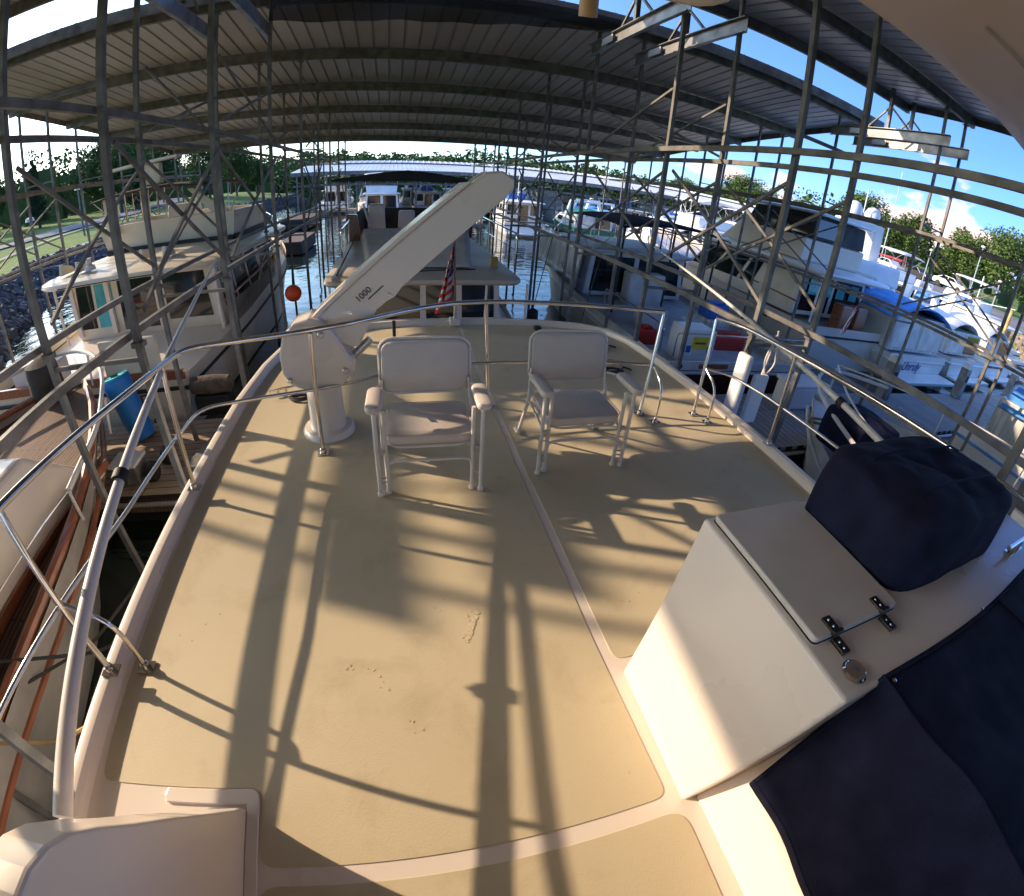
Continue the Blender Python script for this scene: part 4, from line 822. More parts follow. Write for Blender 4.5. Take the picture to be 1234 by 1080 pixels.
# canvas dinghy cover pitched on the roof
MB().hexa([(-.50, 8.1, 2.17), (1.35, 8.1, 2.17), (2.0, 12.6, 2.17), (-.9, 12.6, 2.17), (-.42, 8.2, 2.24), (1.28, 8.2, 2.24), (1.85, 12.5, 2.42), (-.78, 12.5, 2.42)]).build('roof_cover', 'tarp', tc_, bevel=.03)
MB().tube([(-.5, 8.05, 2.15), (.4, 7.9, 2.15), (1.4, 8.05, 2.15)], .012, 6).build('cover_cord', 'rope', tc_, smooth=True)
MB().tube([(-.95, 7.7, 2.15), (-.93, 12, 2.3)], .014, 6).build('boat_hook', 'rope', tc_)
MB().box(1.72, 1.86, 8.3, 8.42, 2.15, 2.33).build('lantern', 'ropey', tc_, bevel=.01)
fb_ = MB(); P = frus(-1.0, 2.2, 13.6, 16.2, 2.0, 2.75, -.05, 0, .1); S_ = sides(P)
for k in ('stb', 'bow', 'port'): fb_.add(face(S_[k], 0, 1, 0, 1, 0, .06))
fb_.build('flybridge', 'rope', tc_)
for x0 in (-.8, .1, 1.1): cabin(tc_, frus(x0, x0 + .55, 14.4, 14.95, 2.02, 2.95 - .2 * (x0 > 0), .04, .0, .2), 'vinyl', [], 'helm_seat', bevel=.06)
MB().prism([(-1.62, 3.62), (2.3, 3.60), (2.3, 3.66), (1.7, 3.74), (1.0, 3.84), (.35, 3.90), (-.3, 3.84), (-1.0, 3.74), (-1.62, 3.68)], lambda u, v, d: (u, d, v), 12.7, 15.8).build('bimini', 'black', tc_, bevel=.02)
b = MB()
for x in (-1.35, 2.1): b = MB(); b.tube([(x, 14.2, 2.7), (x, 12.8, 3.7)], .016, 6); b.tube([(x, 14.2, 2.7), (x, 15.6, 3.7)], .016, 6); b.tube([(x, 13.6, 2.1), (x, 14.2, 3.75)], .016, 6); b.build('bimini_frame', 'alu', tc_, smooth=True)
b = MB(); b.tube([(2.25, 8.6, 2.05), (2.25, 8.6, 2.75), (2.3, 13.4, 2.75)], .018, 7, round_=.1); b.tube([(2.27, 8.6, 2.42), (2.3, 13.4, 2.42)], .010, 6)
for y in (9.5, 10.5, 11.5, 12.5): b.tube([(2.28, y, 2.1), (2.28, y, 2.75)], .012, 6)
b.build('roof_rail', 'steel', tc_, smooth=True); b = MB(); b.tube([(-1.05, 9.6, 2.05), (-1.05, 9.6, 2.7), (-1.1, 13.4, 2.7)], .018, 7, round_=.1)
for y in (10.5, 11.5, 12.5): b.tube([(-1.07, y, 2.1), (-1.07, y, 2.7)], .012, 6)
b.build('roof_rail', 'steel', tc_, smooth=True)
MB().tube([(-.55, 13.0, 2.1), (-.85, 13.6, 3.0)], .03, 8).build('ladder_arm', 'dullwhite', tc_)
MB().prism([(0, 0), (.3, 0), (.22, .7), (-.05, .7)], lambda u, v, d: (-1.15 + u, 12.3 + d, 2.1 + v), 0, .22).build('folded_canvas', 'teak', tc_, bevel=.03)

# --- brown-transom boat with blue bimini, right
bb = thing('trawler', 'white boat with brown varnished transom, pale side curtains and navy bimini, right of our stern', 'trawler', (6.6, 6.6, 0))
hf = hull(bb, 4.0, 11.2, .95, 1.9, 'dullwhite', 'dullwhite', 6.6, 6.6, 1, 'dullwhite', .35, full=.45, tm='brownhull')
MB().box(4.72, 8.48, 6.555, 6.60, .80, .98).build('transom_cap', 'dullwhite', bb, bevel=.01); MB().box(5.4, 6.1, 6.53, 6.553, .84, .94).build('name_board', 'teak', bb, bevel=.008)
for x in (4.95, 7.3): MB().lathe([(.05, 0), (.055, .02), (.03, .03)], (x, 6.52, .89), 12, 'y').build('vent', 'black', bb)
P = frus(5.0, 8.2, 11.6, 15.2, .9, 2.15, .12, .0, .7)
cabin(bb, P, 'dullwhite', [('port', .05, .30, .40, .92), ('port', .34, .52, .40, .92), ('port', .6, .9, .3, .9, 'clearvinyl'), ('aft', .05, .45, .1, .9), ('aft', .5, .95, .1, .9)], bevel=.05)
slab(bb, 4.9, 8.3, 11.3, 14.9, 2.16, .07, 'dullwhite', 'roof', .3, .04)
cur = MB(); cur.grid([[(4.64 + .03 * math.sin(i * 1.7) + .12 * (j / 5), 11.3 + i * .25, 1.15 + j * .22 + (i / 14) * .2) for j in range(6)] for i in range(16)]); cur.build('side_curtain', 'clearvinyl', bb, smooth=True, solid=.01)
bimini(bb, 4.95, 8.0, 9.6, 13.2, 3.18, 'navy', 2.1, sag=.14)
for x, y in ((5.1, 9.9), (5.1, 12.6), (7.8, 9.9), (7.8, 12.6), (6.4, 9.8)): MB().tube([(x, y, .9), (x + .03, y, 3.02)], .028, 8).build('bimini_pole', 'black', bb, smooth=True)
MB().box(6.1, 7.2, 11.0, 11.5, .7, 1.7).build('helm_console', 'dullwhite', bb, bevel=.06)
MB().box(5.6, 6.3, 9.2, 9.7, .7, 1.2).build('deck_seat', 'dullwhite', bb, bevel=.05); MB().box(7.2, 7.9, 8.8, 9.5, .7, 1.15).build('deck_seat', 'clearvinyl', bb, bevel=.05)
for k in range(3): MB().box(6.5, 7.0, 8.3 + k * .22, 8.5 + k * .22, .7 + k * .2, .75 + k * .2).build('boarding_step', 'dullwhite', bb, bevel=.01)
MB().tube([(4.75, 7.0, 1.0), (4.75, 7.0, 1.5), (4.72, 9.6, 1.55), (4.72, 9.6, 1.1)], .014, 6, round_=.08).build('side_rail', 'steel', bb, smooth=True)
MB().tube([(4.9, 6.75, 1.0), (4.9, 6.75, 1.45), (8.3, 6.75, 1.45), (8.3, 6.75, 1.0)], .014, 6, round_=.08).build('stern_rail', 'steel', bb, smooth=True)
bowrail(bb, hf, 11.2, 6.6, 6.6, 1, .6, .5)
cabin(bb, frus(5.5, 6.3, 7.3, 7.9, .62, 1.35, .02, 0, 0), 'white', [('aft', .08, .92, .35, .55, 'bluep')], 'dock_locker', bevel=.04)
for n_, a in (('red_cooler', (6.6, 7.9, 8.1, 8.5, .62, 1.0, 'red')), ('red_cooler', (5.1, 5.5, 8.3, 8.7, .64, .99, 'red')), ('blue_tub', (7.25, 7.85, 8.9, 9.4, 1.152, 1.5, 'bluep'))):
    c = thing(n_, {'red_cooler': 'red plastic fuel can on the blue-bimini boat, ' + ('farther one' if a[1] > 7 else 'nearer one'), 'blue_tub': 'bright blue plastic tub stowed aboard the boat right of our stern'}[n_], 'storage tub', (a[0], a[2], a[4]), None)
    MB().box(*a[:6]).build('body', a[6], c, bevel=.05); MB().box(a[0] + .1, a[1] - .1, a[2] + .1, a[3] - .1, a[5] + .001, a[5] + .05).build('lid', a[6], c, bevel=.01)
sg = thing('warning_sign', 'yellow hazard sign above a white strip at the boat cockpit right of our stern', 'sign', (5.5, 6.9, .9)); MB().box(5.35, 5.72, 6.84, 6.86, 1.12, 1.36).build('board', 'yellow', sg); MB().box(5.35, 5.72, 6.84, 6.86, .98, 1.11).build('lower_board', 'dullwhite', sg)
MB().box(5.40, 5.66, 6.836, 6.839, 1.22, 1.26).build('print_bar', 'ink', sg)
# --- big cream sportfisher / motor yacht
cy = thing('motor_yacht', 'big cream flybridge motor yacht with black bridge enclosure, right side midground', 'yacht', (13.1, 8.2, 0))
hf = hull(cy, 4.3, 13.0, 1.3, 2.4, 'gelwarm', 'black', 12.7, 8.7, 1, 'gelwarm', .2, full=.45)
P = frus(11.0, 14.4, 9.8, 15.8, 1.3, 2.65, .15, .0, 1.3)
cabin(cy, P, 'gelwarm', [('port', .02, .24, .28, .86), ('port', .27, .50, .28, .86), ('port', .53, .64, .28, .86), ('port', .7, .96, .1, .95, 'cream'), ('aft', .05, .45, .1, .9), ('aft', .5, .95, .1, .9), ('bow', .1, .45, .3, .9), ('bow', .55, .9, .3, .9)])
slab(cy, 10.8, 14.6, 8.9, 14.6, 2.67, .14, 'white', 'roof', .5, .05)
MB().bar((11.02, 9.62, 1.7), (11.12, 14.2, 1.9), .03, .05).build('side_trim', 'teak', cy)
P = frus(11.2, 14.2, 10.2, 13.8, 2.85, 3.55, -.02, -.05, .5); cabin(cy, P, 'gelwarm', [], 'flybridge', bevel=.08)
cabin(cy, frus(11.4, 14.0, 10.1, 13.2, 3.56, 4.25, .05, .05, .35), 'black', [('port', .06, .46, .12, .88), ('port', .54, .94, .12, .88), ('aft', .06, .46, .12, .88)], 'bridge_enclosure')
slab(cy, 11.2, 14.2, 9.9, 13.4, 4.27, .09, 'white', 'hardtop', .4, .06)
MB().prism([(0, 0), (1.6, 0), (.5, .9), (.15, .9)], lambda u, v, d: (11.25 + d, 12.6 + u, 2.85 + v), 0, .08).build('wing_panel', 'gelwarm', cy, bevel=.02)
for k in range(5): MB().box(11.0, 11.04, 9.0, 9.05, 1.3, 2.68).build('aft_post', 'white', cy) if k == 0 else None
for k in range(4): face(((11.3, 9.75, 1.9), (14.1, 9.75, 1.9), (14.1, 9.75, 2.5), (11.3, 9.75, 2.5)), .05 + k * .24, .2 + k * .24, .1, .9, .004, .004).build('window', 'teal', cy)
for k in range(2): MB().box(12.2 + k * .8, 12.75 + k * .8, 8.9, 9.3, 1.15, 1.95).build('deck_seat', 'teak', cy, bevel=.05)
bowrail(cy, hf, 13.0, 12.7, 8.7, 1, .7, .35)
face(((10.60, 9.9, .9), (10.60, 14, 1.1), (10.62, 14, 1.45), (10.62, 9.9, 1.2)), .1, .2, .2, .7, .03, .03).build('porthole', 'glass', cy); face(((10.60, 9.9, .9), (10.60, 14, 1.1), (10.62, 14, 1.45), (10.62, 9.9, 1.2)), .3, .4, .2, .7, .03, .03).build('porthole', 'glass', cy)
# inflatable tender carried on the white yacht's upper side deck
dg = thing('inflatable_dinghy', 'grey inflatable dinghy slung along the upper deck edge of the white yacht', 'dinghy', (14.6, 11.5, 2.8))
b = MB(); b.tube([(14.25, 10.1, 2.62), (14.15, 12.9, 2.72), (14.55, 13.8, 2.95), (15.0, 12.9, 2.75), (15.1, 10.1, 2.65)], .22, 12, round_=.5); b.build('tube', 'dullwhite', dg, smooth=True)
MB().hexa([(14.3, 10.2, 2.50), (15.0, 10.2, 2.50), (14.9, 13.0, 2.55), (14.3, 13.0, 2.55), (14.3, 10.2, 2.56), (15.0, 10.2, 2.56), (14.9, 13.0, 2.61), (14.3, 13.0, 2.61)]).build('floor', 'black', dg)
MB().tube([(14.02, 10.0, 2.66), (13.92, 12.9, 2.76)], .028, 6).build('rub_strip', 'black', dg)

# --- white yacht with script name on its transom
wy = thing('motor_yacht', 'bright white yacht with blue canvas, radar arch and blue script name on its transom', 'yacht', (16.2, 8.0, 0))
hf = hull(wy, 4.4, 14.0, .95, 2.2, 'white', 'dullwhite', 16.2, 8.0, 1, 'white', .12, full=.45)
text('Unruly', .46, 'inkblue', wy, (15.05, 7.965, .42), (1, 0, 0), (0, 0, 1), shear=.35, depth=.01)
MB().box(14.3, 18.1, 7.2, 7.98, .22, .34).build('swim_platform', 'white', wy, bevel=.03)
cabin(wy, frus(14.35, 18.0, 8.3, 10.8, .95, 2.15, .04, .05, 0), 'clearvinyl', [('aft', .03, .46, .1, .9, 'dullwhite'), ('aft', .52, .97, .1, .9, 'dullwhite'), ('port', .1, .9, .1, .9, 'dullwhite')], 'cockpit_enclosure')
MB().grid([[(14.0 + 4.2 * j / 8, 8.2 + 2.9 * i / 5, 2.62 - .5 * abs(2 * j / 8 - 1) ** 2 - .12 * (1 - i / 5)) for j in range(9)] for i in range(6)]).build('cockpit_cover', 'bluecanvas', wy, smooth=True, solid=.04)
cabin(wy, frus(14.4, 18.0, 10.9, 18.0, 1.2, 2.55, .12, 0, 1.6), 'white', [('port', .04, .2, .35, .85), ('port', .24, .42, .35, .85), ('port', .46, .64, .35, .85), ('port', .68, .86, .35, .8)], 'deckhouse')
MB().hexa([(14.3, 10.9, 2.56), (18.1, 10.9, 2.56), (18.0, 16.2, 2.56), (14.4, 16.2, 2.56), (14.45, 10.9, 3.35), (17.95, 10.9, 3.35), (17.6, 15.4, 3.1), (14.8, 15.4, 3.1)]).build('flybridge', 'white', wy, bevel=.12)
MB().hexa([(14.7, 13.4, 3.3), (17.7, 13.4, 3.3), (17.5, 15.6, 3.1), (14.9, 15.6, 3.1), (14.9, 13.5, 3.75), (17.5, 13.5, 3.75), (17.3, 15.2, 3.5), (15.1, 15.2, 3.5)]).build('bridge_cover', 'bluecanvas', wy, bevel=.1)
MB().prism([(14.3, 3.2), (15.0, 3.2), (15.5, 4.45), (16.9, 4.45), (17.4, 3.2), (18.1, 3.2), (17.4, 4.7), (15.0, 4.7)], lambda u, v, d: (u, d + (v - 3.2) * -.25, v), 12.2, 12.75).build('radar_arch', 'white', wy, bevel=.05)
for x in (15.55, 16.75): MB().lathe([(.20, 4.72), (.31, 4.82), (.32, 5.05), (.22, 5.25), (.05, 5.32)], (x, 12.1, 0), 20).build('radome', 'white', wy, smooth=True)
MB().tube([(16.15, 12.1, 4.7), (16.15, 12.1, 5.9)], .025, 6).build('mast_stub', 'white', wy)
bowrail(wy, hf, 14, 16.2, 8.0, 1, .7, .3)
f2 = thing('flag', 'small limp striped flag on a short staff at the cream yacht stern', 'flag', (11.7, 8.5, 1.3))
MB().tube([(11.9, 8.5, 1.2), (12.1, 8.3, 2.45)], .016, 6).build('pole', 'alu', f2)
for k in range(6): MB().grid([[(12.06 - .04 * (k + j) - .12 * i / 3, 8.28, 2.35 - .16 * (k + j) - .05 * i) for i in range(4)] for j in (0, 1)]).build('stripe', ('flagblue', 'flagred', 'flagwhite', 'flagred', 'flagwhite', 'flagred')[k], f2, solid=.004)

# --- generic cruisers, three kinds, copied with their parts
def cruiser(name, label, kind, x, y, rz, hm, canv, group, L_=9.5, B=3.5, s=1.0):
    t = thing(name, label, 'cruiser' if kind != 'sail' else 'sailboat', (0, 0, 0), group)
    hf = hull(t, B, L_, .95, 1.6, hm, 'black' if kind != 1 else canv, 0, 0, 1, 'gelwarm', .12)
    if kind == 0:      # flybridge cruiser with bimini
        cabin(t, frus(-B * .38, B * .38, 2.4, 6.6, .9, 2.15, .08, 0, .9), 'white', [('aft', .06, .46, .1, .9), ('aft', .54, .94, .1, .9), ('port', .08, .4, .4, .85), ('port', .46, .8, .4, .85), ('stb', .08, .4, .4, .85), ('stb', .46, .8, .4, .85)])
        slab(t, -B * .42, B * .42, 1.7, 6.2, 2.16, .08, 'white', 'roof', .3)
        MB().hexa([(-B * .34, 2.6, 2.26), (B * .34, 2.6, 2.26), (B * .30, 5.2, 2.26), (-B * .30, 5.2, 2.26), (-B * .36, 2.6, 2.8), (B * .36, 2.6, 2.8), (B * .32, 5.0, 2.8), (-B * .32, 5.0, 2.8)]).build('flybridge', 'white', t, bevel=.08)
        bimini(t, -B * .38, B * .38, 2.4, 4.8, 3.85, canv, 2.7)
    elif kind == 1:    # express cruiser, canvas over cockpit
        cabin(t, frus(-B * .40, B * .40, 3.6, 7.2, .95, 1.75, .15, .2, 1.6), 'white', [('port', .15, .7, .3, .75), ('stb', .15, .7, .3, .75)])
        MB().grid([[(-B * .44 + B * .88 * j / 8, .6 + 3.6 * i / 6, 2.35 - .55 * abs(2 * j / 8 - 1) ** 2.2 - .1 * abs(2 * i / 6 - 1)) for j in range(9)] for i in range(7)]).build('cockpit_canvas', canv, t, smooth=True, solid=.04)
        cabin(t, frus(-B * .42, B * .42, .5, 4.0, .95, 1.9, .05, .02, .3), 'clearvinyl', [('aft', .06, .46, .1, .9, 'dullwhite'), ('aft', .54, .94, .1, .9, 'glass')], 'side_curtains')
        MB().prism([(-B * .46, 1.5), (-B * .40, 1.5), (-B * .3, 2.75), (B * .3, 2.75), (B * .40, 1.5), (B * .46, 1.5), (B * .34, 2.9), (-B * .34, 2.9)], lambda u, v, d: (u, d, v), 3.0, 3.35).build('radar_arch', 'white', t, bevel=.03)
    elif kind == 2:    # trawler / sedan
        cabin(t, frus(-B * .40, B * .40, 1.6, 6.0, .95, 2.35, .06, 0, .5), 'dullwhite', [('aft', .06, .30, .35, .88), ('aft', .36, .64, .03, .88), ('aft', .70, .94, .35, .88), ('port', .08, .32, .45, .85), ('port', .38, .62, .45, .85), ('port', .68, .92, .45, .85), ('stb', .08, .32, .45, .85), ('stb', .38, .62, .45, .85), ('stb', .68, .92, .45, .85)])
        slab(t, -B * .44, B * .44, .9, 6.3, 2.36, .08, 'white', 'roof', .25)
        MB().tube([(0, 4, 2.4), (0, 4, 4.6)], .035, 6).build('mast', 'white', t)
        MB().tube([(0, 4, 3.0), (0, 1.4, 3.5)], .02, 6).build('boom', 'white', t)
        cabin(t, frus(-.7, .7, 4.4, 5.3, 2.45, 3.0, .05, 0, .2), canv, [], 'bridge_cover', bevel=.08)
    MB().box(-B * .42, B * .42, -.6, -.03, .16, .26).build('swim_platform', 'white', t, bevel=.02)
    bowrail(t, hf, L_, 0, 0, 1, .6, .45)
    t.location = (x, y, 0); t.rotation_euler = (0, 0, rz); t.scale = (s, s, s); return t
G = 'boats moored under the long far shelter'
c0 = cruiser('cruiser', 'white flybridge cruiser under the far shelter, seen just beneath the black bimini', 0, -1.0, 41, R(2), 'white', 'white', G, s=1.12)
c1 = cruiser('cruiser', 'green-hulled express boat under the far shelter right beside the white flybridge cruiser', 1, 6.8, 44, 0, 'green', 'green', G)
c2 = cruiser('cruiser', 'white sedan boat in front of the far shelter, just right of the davit boom', 2, 9.3, 33, R(-3), 'white', 'bluep', G)
c3 = cruiser('cruiser', 'white cruiser with bright blue canvas under the far shelter', 1, 18.2, 40.5, 0, 'white', 'bluecanvas', G)
far = [(c0, 12.3, 44.5, 0, 'second flybridge cruiser from the left under the far shelter, partly behind the davit tip'), (c3, 16.9, 34.0, 4, 'blue-canvas cruiser moored nearest us in front of the far shelter'),
       (c2, 23.2, 41.5, 0, 'white sedan boat with short mast halfway along the far shelter'), (c1, 14.2, 32.0, -4, 'dark green low boat in front of the far shelter beside open water'),
       (c0, 28.6, 43.5, 0, 'third flybridge cruiser from the left under the far shelter'), (c3, 33.8, 41.0, 0, 'blue-canvas cruiser toward the right end of the far shelter'),
       (c2, 38.9, 43.0, 0, 'white sedan boat at the right end part of the far shelter'), (c0, 44.2, 42.0, 0, 'last flybridge cruiser at the right end of the far shelter'),
       (c2, 3.6, 50.5, 0, 'sedan boat deep under the far shelter beyond the green-hulled boat'), (c3, 25.6, 29.0, 2, 'blue-canvas cruiser moored between the navy bimini and the far shelter'),
       (c2, 20.6, 27.5, -2, 'white sedan boat moored behind the long navy bimini'), (c0, 33.0, 30.0, 2, 'flybridge cruiser moored behind the cream yacht bow')]
for src, x, y, a, lb in far: dup(src, (x, y, 0), R(a), lb)
G2 = 'open-berth boats to the right of the shelter'
r0 = cruiser('cruiser', 'white express cruiser beside the script-named yacht, first boat to its right', 1, 21.0, 8.2, 0, 'white', 'white', G2, 10.5, 3.9)
text('Spray', .34, 'inkblue', r0, (-.55, -.03, .45), (1, 0, 0), (0, 0, 1), shear=.3, depth=.01) if False else None
r1 = cruiser('cruiser', 'white flybridge boat with red bimini near the right shore', 0, 38.5, 20.5, R(8), 'white', 'red', G2, 10)
rr = [(r0, 26.2, 8.6, 0, 'second white express cruiser right of the script-named yacht'), (c3, 21.8, 20.5, 6, 'blue-canvas cruiser behind the script-named yacht'), (c2, 26.6, 20.0, 4, 'white sedan boat with mast behind the first express cruiser'),
      (r0, 31.4, 19.0, 5, 'white express cruiser in the second line of open berths'), (c0, 35.0, 11.0, 4, 'white flybridge boat at the far right edge of the open berths'), (c2, 31.6, 9.4, 0, 'white sedan boat third from the script-named yacht'),
      (c0, 29.6, 30.0, 6, 'white flybridge boat farthest back in the open berths'), (c2, 40.0, 30.5, 8, 'white sedan boat close to the tree-lined right shore')]
rr += [(r0, 24.0, 14.6, 3, 'white express boat tucked between the two lines of open berths'), (c0, 29.0, 14.2, 3, 'white flybridge boat in the middle of the open berths'), (c3, 34.4, 15.4, 5, 'blue-canvas boat toward the right edge, mid berths'),
       (r0, 18.6, 25.5, 4, 'white express boat just behind the two white radomes'), (c0, 23.4, 28.4, 5, 'white flybridge boat behind the radar arch yacht, far row'), (c0, 19.4, 22.2, 0, 'tall white flybridge boat directly right of the radar arch')]
for src, x, y, a, lb in rr: q = dup(src, (x, y, 0), R(a), lb); q['group'] = G2
# neighbour boats on the right with bows toward the walkway
n1 = thing('sailboat', 'white boat in the next slip right of us, navy sail cover piled on its foredeck', 'sailboat', (6.75, -6, 0))
hf = hull(n1, 4.2, 10.8, 1.0, 1.2, 'dullwhite', 'dullwhite', 6.6, -6.0, 1, 'gelwarm', .1, full=.62)
cabin(n1, frus(5.6, 7.8, -2.5, 1.6, 1.3, 1.85, .15, .1, .6), 'gelwarm', [('port', .1, .3, .3, .75), ('port', .4, .6, .3, .75), ('port', .7, .9, .3, .75)])
bowrail(n1, hf, 10.6, 6.7, -6.0, 1, .6, .45, 'whitealu')
b = MB(); b.tube([(4.75, 1.2, 1.3), (4.95, 2.8, 1.55), (5.6, 4.1, 1.65), (6.6, 4.8, 1.7), (7.6, 4.1, 1.65)], .03, 8, round_=.6); b.build('bow_pulpit', 'whitealu', n1, smooth=True)
cloth_box(5.2, 6.05, 2.7, 3.6, 1.2, 1.72, 'sail_cover', 'navy', 'navy sail bag heaped on the foredeck of the boat in the next slip right', 'canvas cover')
o = MB().hexa([(6.35, 2.2, 1.3), (7.1, 2.2, 1.3), (7.0, 3.0, 1.3), (6.4, 3.1, 1.3), (6.4, 2.25, 1.43), (7.0, 2.25, 1.41), (6.95, 2.95, 1.41), (6.45, 3.0, 1.45)]).build('tarp', 'green', bevel=.04); tag(o, 'folded green tarp beside the navy sail bag', 'tarp')
tag(MB().tube([(5.3, 3.6, 1.22), (5.5, 3.9, 1.26), (5.7, 3.95, 1.22), (5.9, 3.8, 1.25), (5.6, 3.7, 1.26), (5.4, 3.85, 1.24)], .02, 7, round_=.1).build('rope_coil', 'ropey', smooth=True), 'tan rope tangle at the pulpit of the next boat on the right', 'rope')
n2 = dup(c3, (12.6, 3.9, 0), R(180), 'white express boat bow-in beyond the next slip, mostly hidden by the navy helm cover'); n2['group'] = G2
n3 = dup(c2, (17.6, 3.7, 0), R(180), 'white sedan boat backed against the right walkway, beyond the navy helm cover'); n3['group'] = G2

# white boards on the right column, pedestals, dock boxes
pd = thing('fender_board', 'pair of white plastic fender boards strapped to the nearest right column', 'fender', (3.3, 3.3, .5))
MB().box(3.19, 3.27, 3.16, 3.34, 1.75, 2.42).build('board', 'white', pd, bevel=.03); MB().box(3.42, 3.62, 3.22, 3.28, 1.65, 2.20).build('board', 'white', pd, bevel=.02)
MB().tube([(3.25, 3.3, 2.42), (3.3, 3.3, 2.62)], .01, 6).build('strap', 'rope', pd)
tag(MB().tube([(3.62, 3.3, 2.66), (3.72, 3.3, 2.3), (3.62, 3.3, 2.15), (3.55, 3.3, 2.35), (3.62, 3.3, 2.64), (3.58, 3.32, 2.0), (3.50, 3.34, 1.3)], .011, 7, round_=.06).build('hanging_rope', 'whitealu', smooth=True), 'pale rope looped and hanging on the right column above the white boards', 'rope')
p0 = thing('power_pedestal', 'pale grey power pedestal on the right walkway, nearest of the row', 'power pedestal', (0, 0, 0), 'power pedestals on the right walkway')
MB().box(-.16, .16, -.13, .13, 0, .95).build('body', 'galvlight', p0, bevel=.03); MB().hexa([(-.18, -.15, .951), (.18, -.15, .951), (.18, .15, .951), (-.18, .15, .951), (-.10, -.08, 1.12), (.10, -.08, 1.12), (.10, .08, 1.12), (-.10, .08, 1.12)]).build('cap', 'dullwhite', p0, bevel=.01)
MB().box(-.06, .06, -.145, -.132, .55, .75).build('socket', 'black', p0); p0.location = (10.8, 5.9, .5)
dup(p0, (15.3, 5.95, .5), 0, 'pale grey power pedestal in front of the script-named yacht'); dup(p0, (20.2, 5.95, .5), 0, 'pale grey power pedestal farthest along the right walkway')
db = thing('dock_box', 'white dock storage box on the right walkway between the columns', 'dock box', (5.0, 5.8, .5)); MB().box(6.9, 7.9, 5.45, 5.95, .5, .95).build('body', 'white', db, bevel=.04); MB().box(6.87, 7.93, 5.42, 5.98, .951, 1.03).build('lid', 'white', db, bevel=.03)
o = thing('dock_bollard', 'dark iron bollard by the transom of the brown-sterned boat', 'bollard', (4.6, 6.0, .5)); MB().lathe([(.09, .5), (.07, .56), (.06, .8), (.10, .84), (.09, .9), (.02, .92)], (4.6, 6.0, 0), 16).build('body', 'black', o, smooth=True)
for k, (x, y, z) in enumerate([(2.98, 9.5, .75), (2.95, 7.0, .55)]):
    o = thing('fender', ['black rubber fender hung over bright water behind our stern, farther one', 'black rubber fender floating nearer our stern beside the right columns'][k], 'fender', (x, y, 0)); MB().lathe([(.03, z - .3), (.12, z - .25), (.13, z), (.12, z + .25), (.03, z + .3)], (x, y, 0), 16).build('body', 'black', o, smooth=True); MB().tube([(x, y, z + .3), (3.27, y, 2.7)], .01, 5).build('line', 'rope', o)

# ================================================================== FAR SHELTERS
fs1 = thing('far_shelter', 'long white-roofed boat shelter across the water behind the davit boom', 'boat shelter', (-9.3, 45, 0))
corrugated(-9.3, 62, 45, 4.50, 53.0, 5.32, 'roof_sheet', fs1, 'rooftop', .4, .02)
corrugated(-6.5, 60, 53.2, 5.48, 56.0, 5.80, 'vent_roof_sheet', fs1, 'rooftop', .61, .05)
corrugated(-9.3, 62, 56.0, 5.70, 66.0, 4.6, 'rear_roof_sheet', fs1, 'rooftop', .61, .05)
MB().box(-9.3, 62, 44.93, 44.99, 4.16, 4.50).build('fascia', 'galv', fs1); MB().box(-6.5, 60, 53.12, 53.18, 5.3, 5.47).build('vent_fascia', 'galv', fs1)
for i in range(26):
    for y in (45.3, 54.0, 63):
        x = -8.8 + i * 2.7; MB().box(x - .07, x + .07, y - .07, y + .07, -.5, 4.5 if y < 50 else 5.2 if y < 60 else 4.7).build('column', 'galv', fs1)
for y in (45.4, 54.1): MB().box(-9.2, 60, y, y + .1, 3.2, 3.35).build('beam', 'galv', fs1)
MB().box(-9, 60, 54.5, 56.5, .2, .5).build('dock_deck', 'dockgrey', fs1)
fs2 = thing('far_shelter', 'second grey shelter roof lying beyond the white-roofed one', 'boat shelter', (-14, 70, 0))
corrugated(-14, 95, 70, 4.75, 84, 6.2, 'roof_sheet', fs2, 'galvlight', .9, .05); MB().box(-14, 95, 69.9, 69.98, 4.35, 4.75).build('fascia', 'black', fs2)
for i in range(12): MB().box(-13 + i * 8, -12.8 + i * 8, 70.3, 70.5, -.5, 4.75).build('column', 'galv', fs2)
fd = thing('breakwater_float', 'dark floating breakwater with black tanks across the bright channel at left', 'floating dock', (-9, 40, 0))
MB().box(-9.2, -6.6, 38, 44.8, .1, .75).build('float', 'black', fd, bevel=.03); MB().box(-9.2, -6.6, 38, 44.8, .751, .85).build('decking', 'teakdeck', fd)
fd2 = thing('breakwater_float', 'short dark float block in the channel nearer than the long breakwater', 'floating dock', (-6, 26, 0)); MB().box(-5.9, -4.7, 24.5, 29, .05, .65).build('float', 'black', fd2, bevel=.03); MB().box(-5.9, -4.7, 24.5, 29, .651, .72).build('decking', 'teakdeck', fd2)

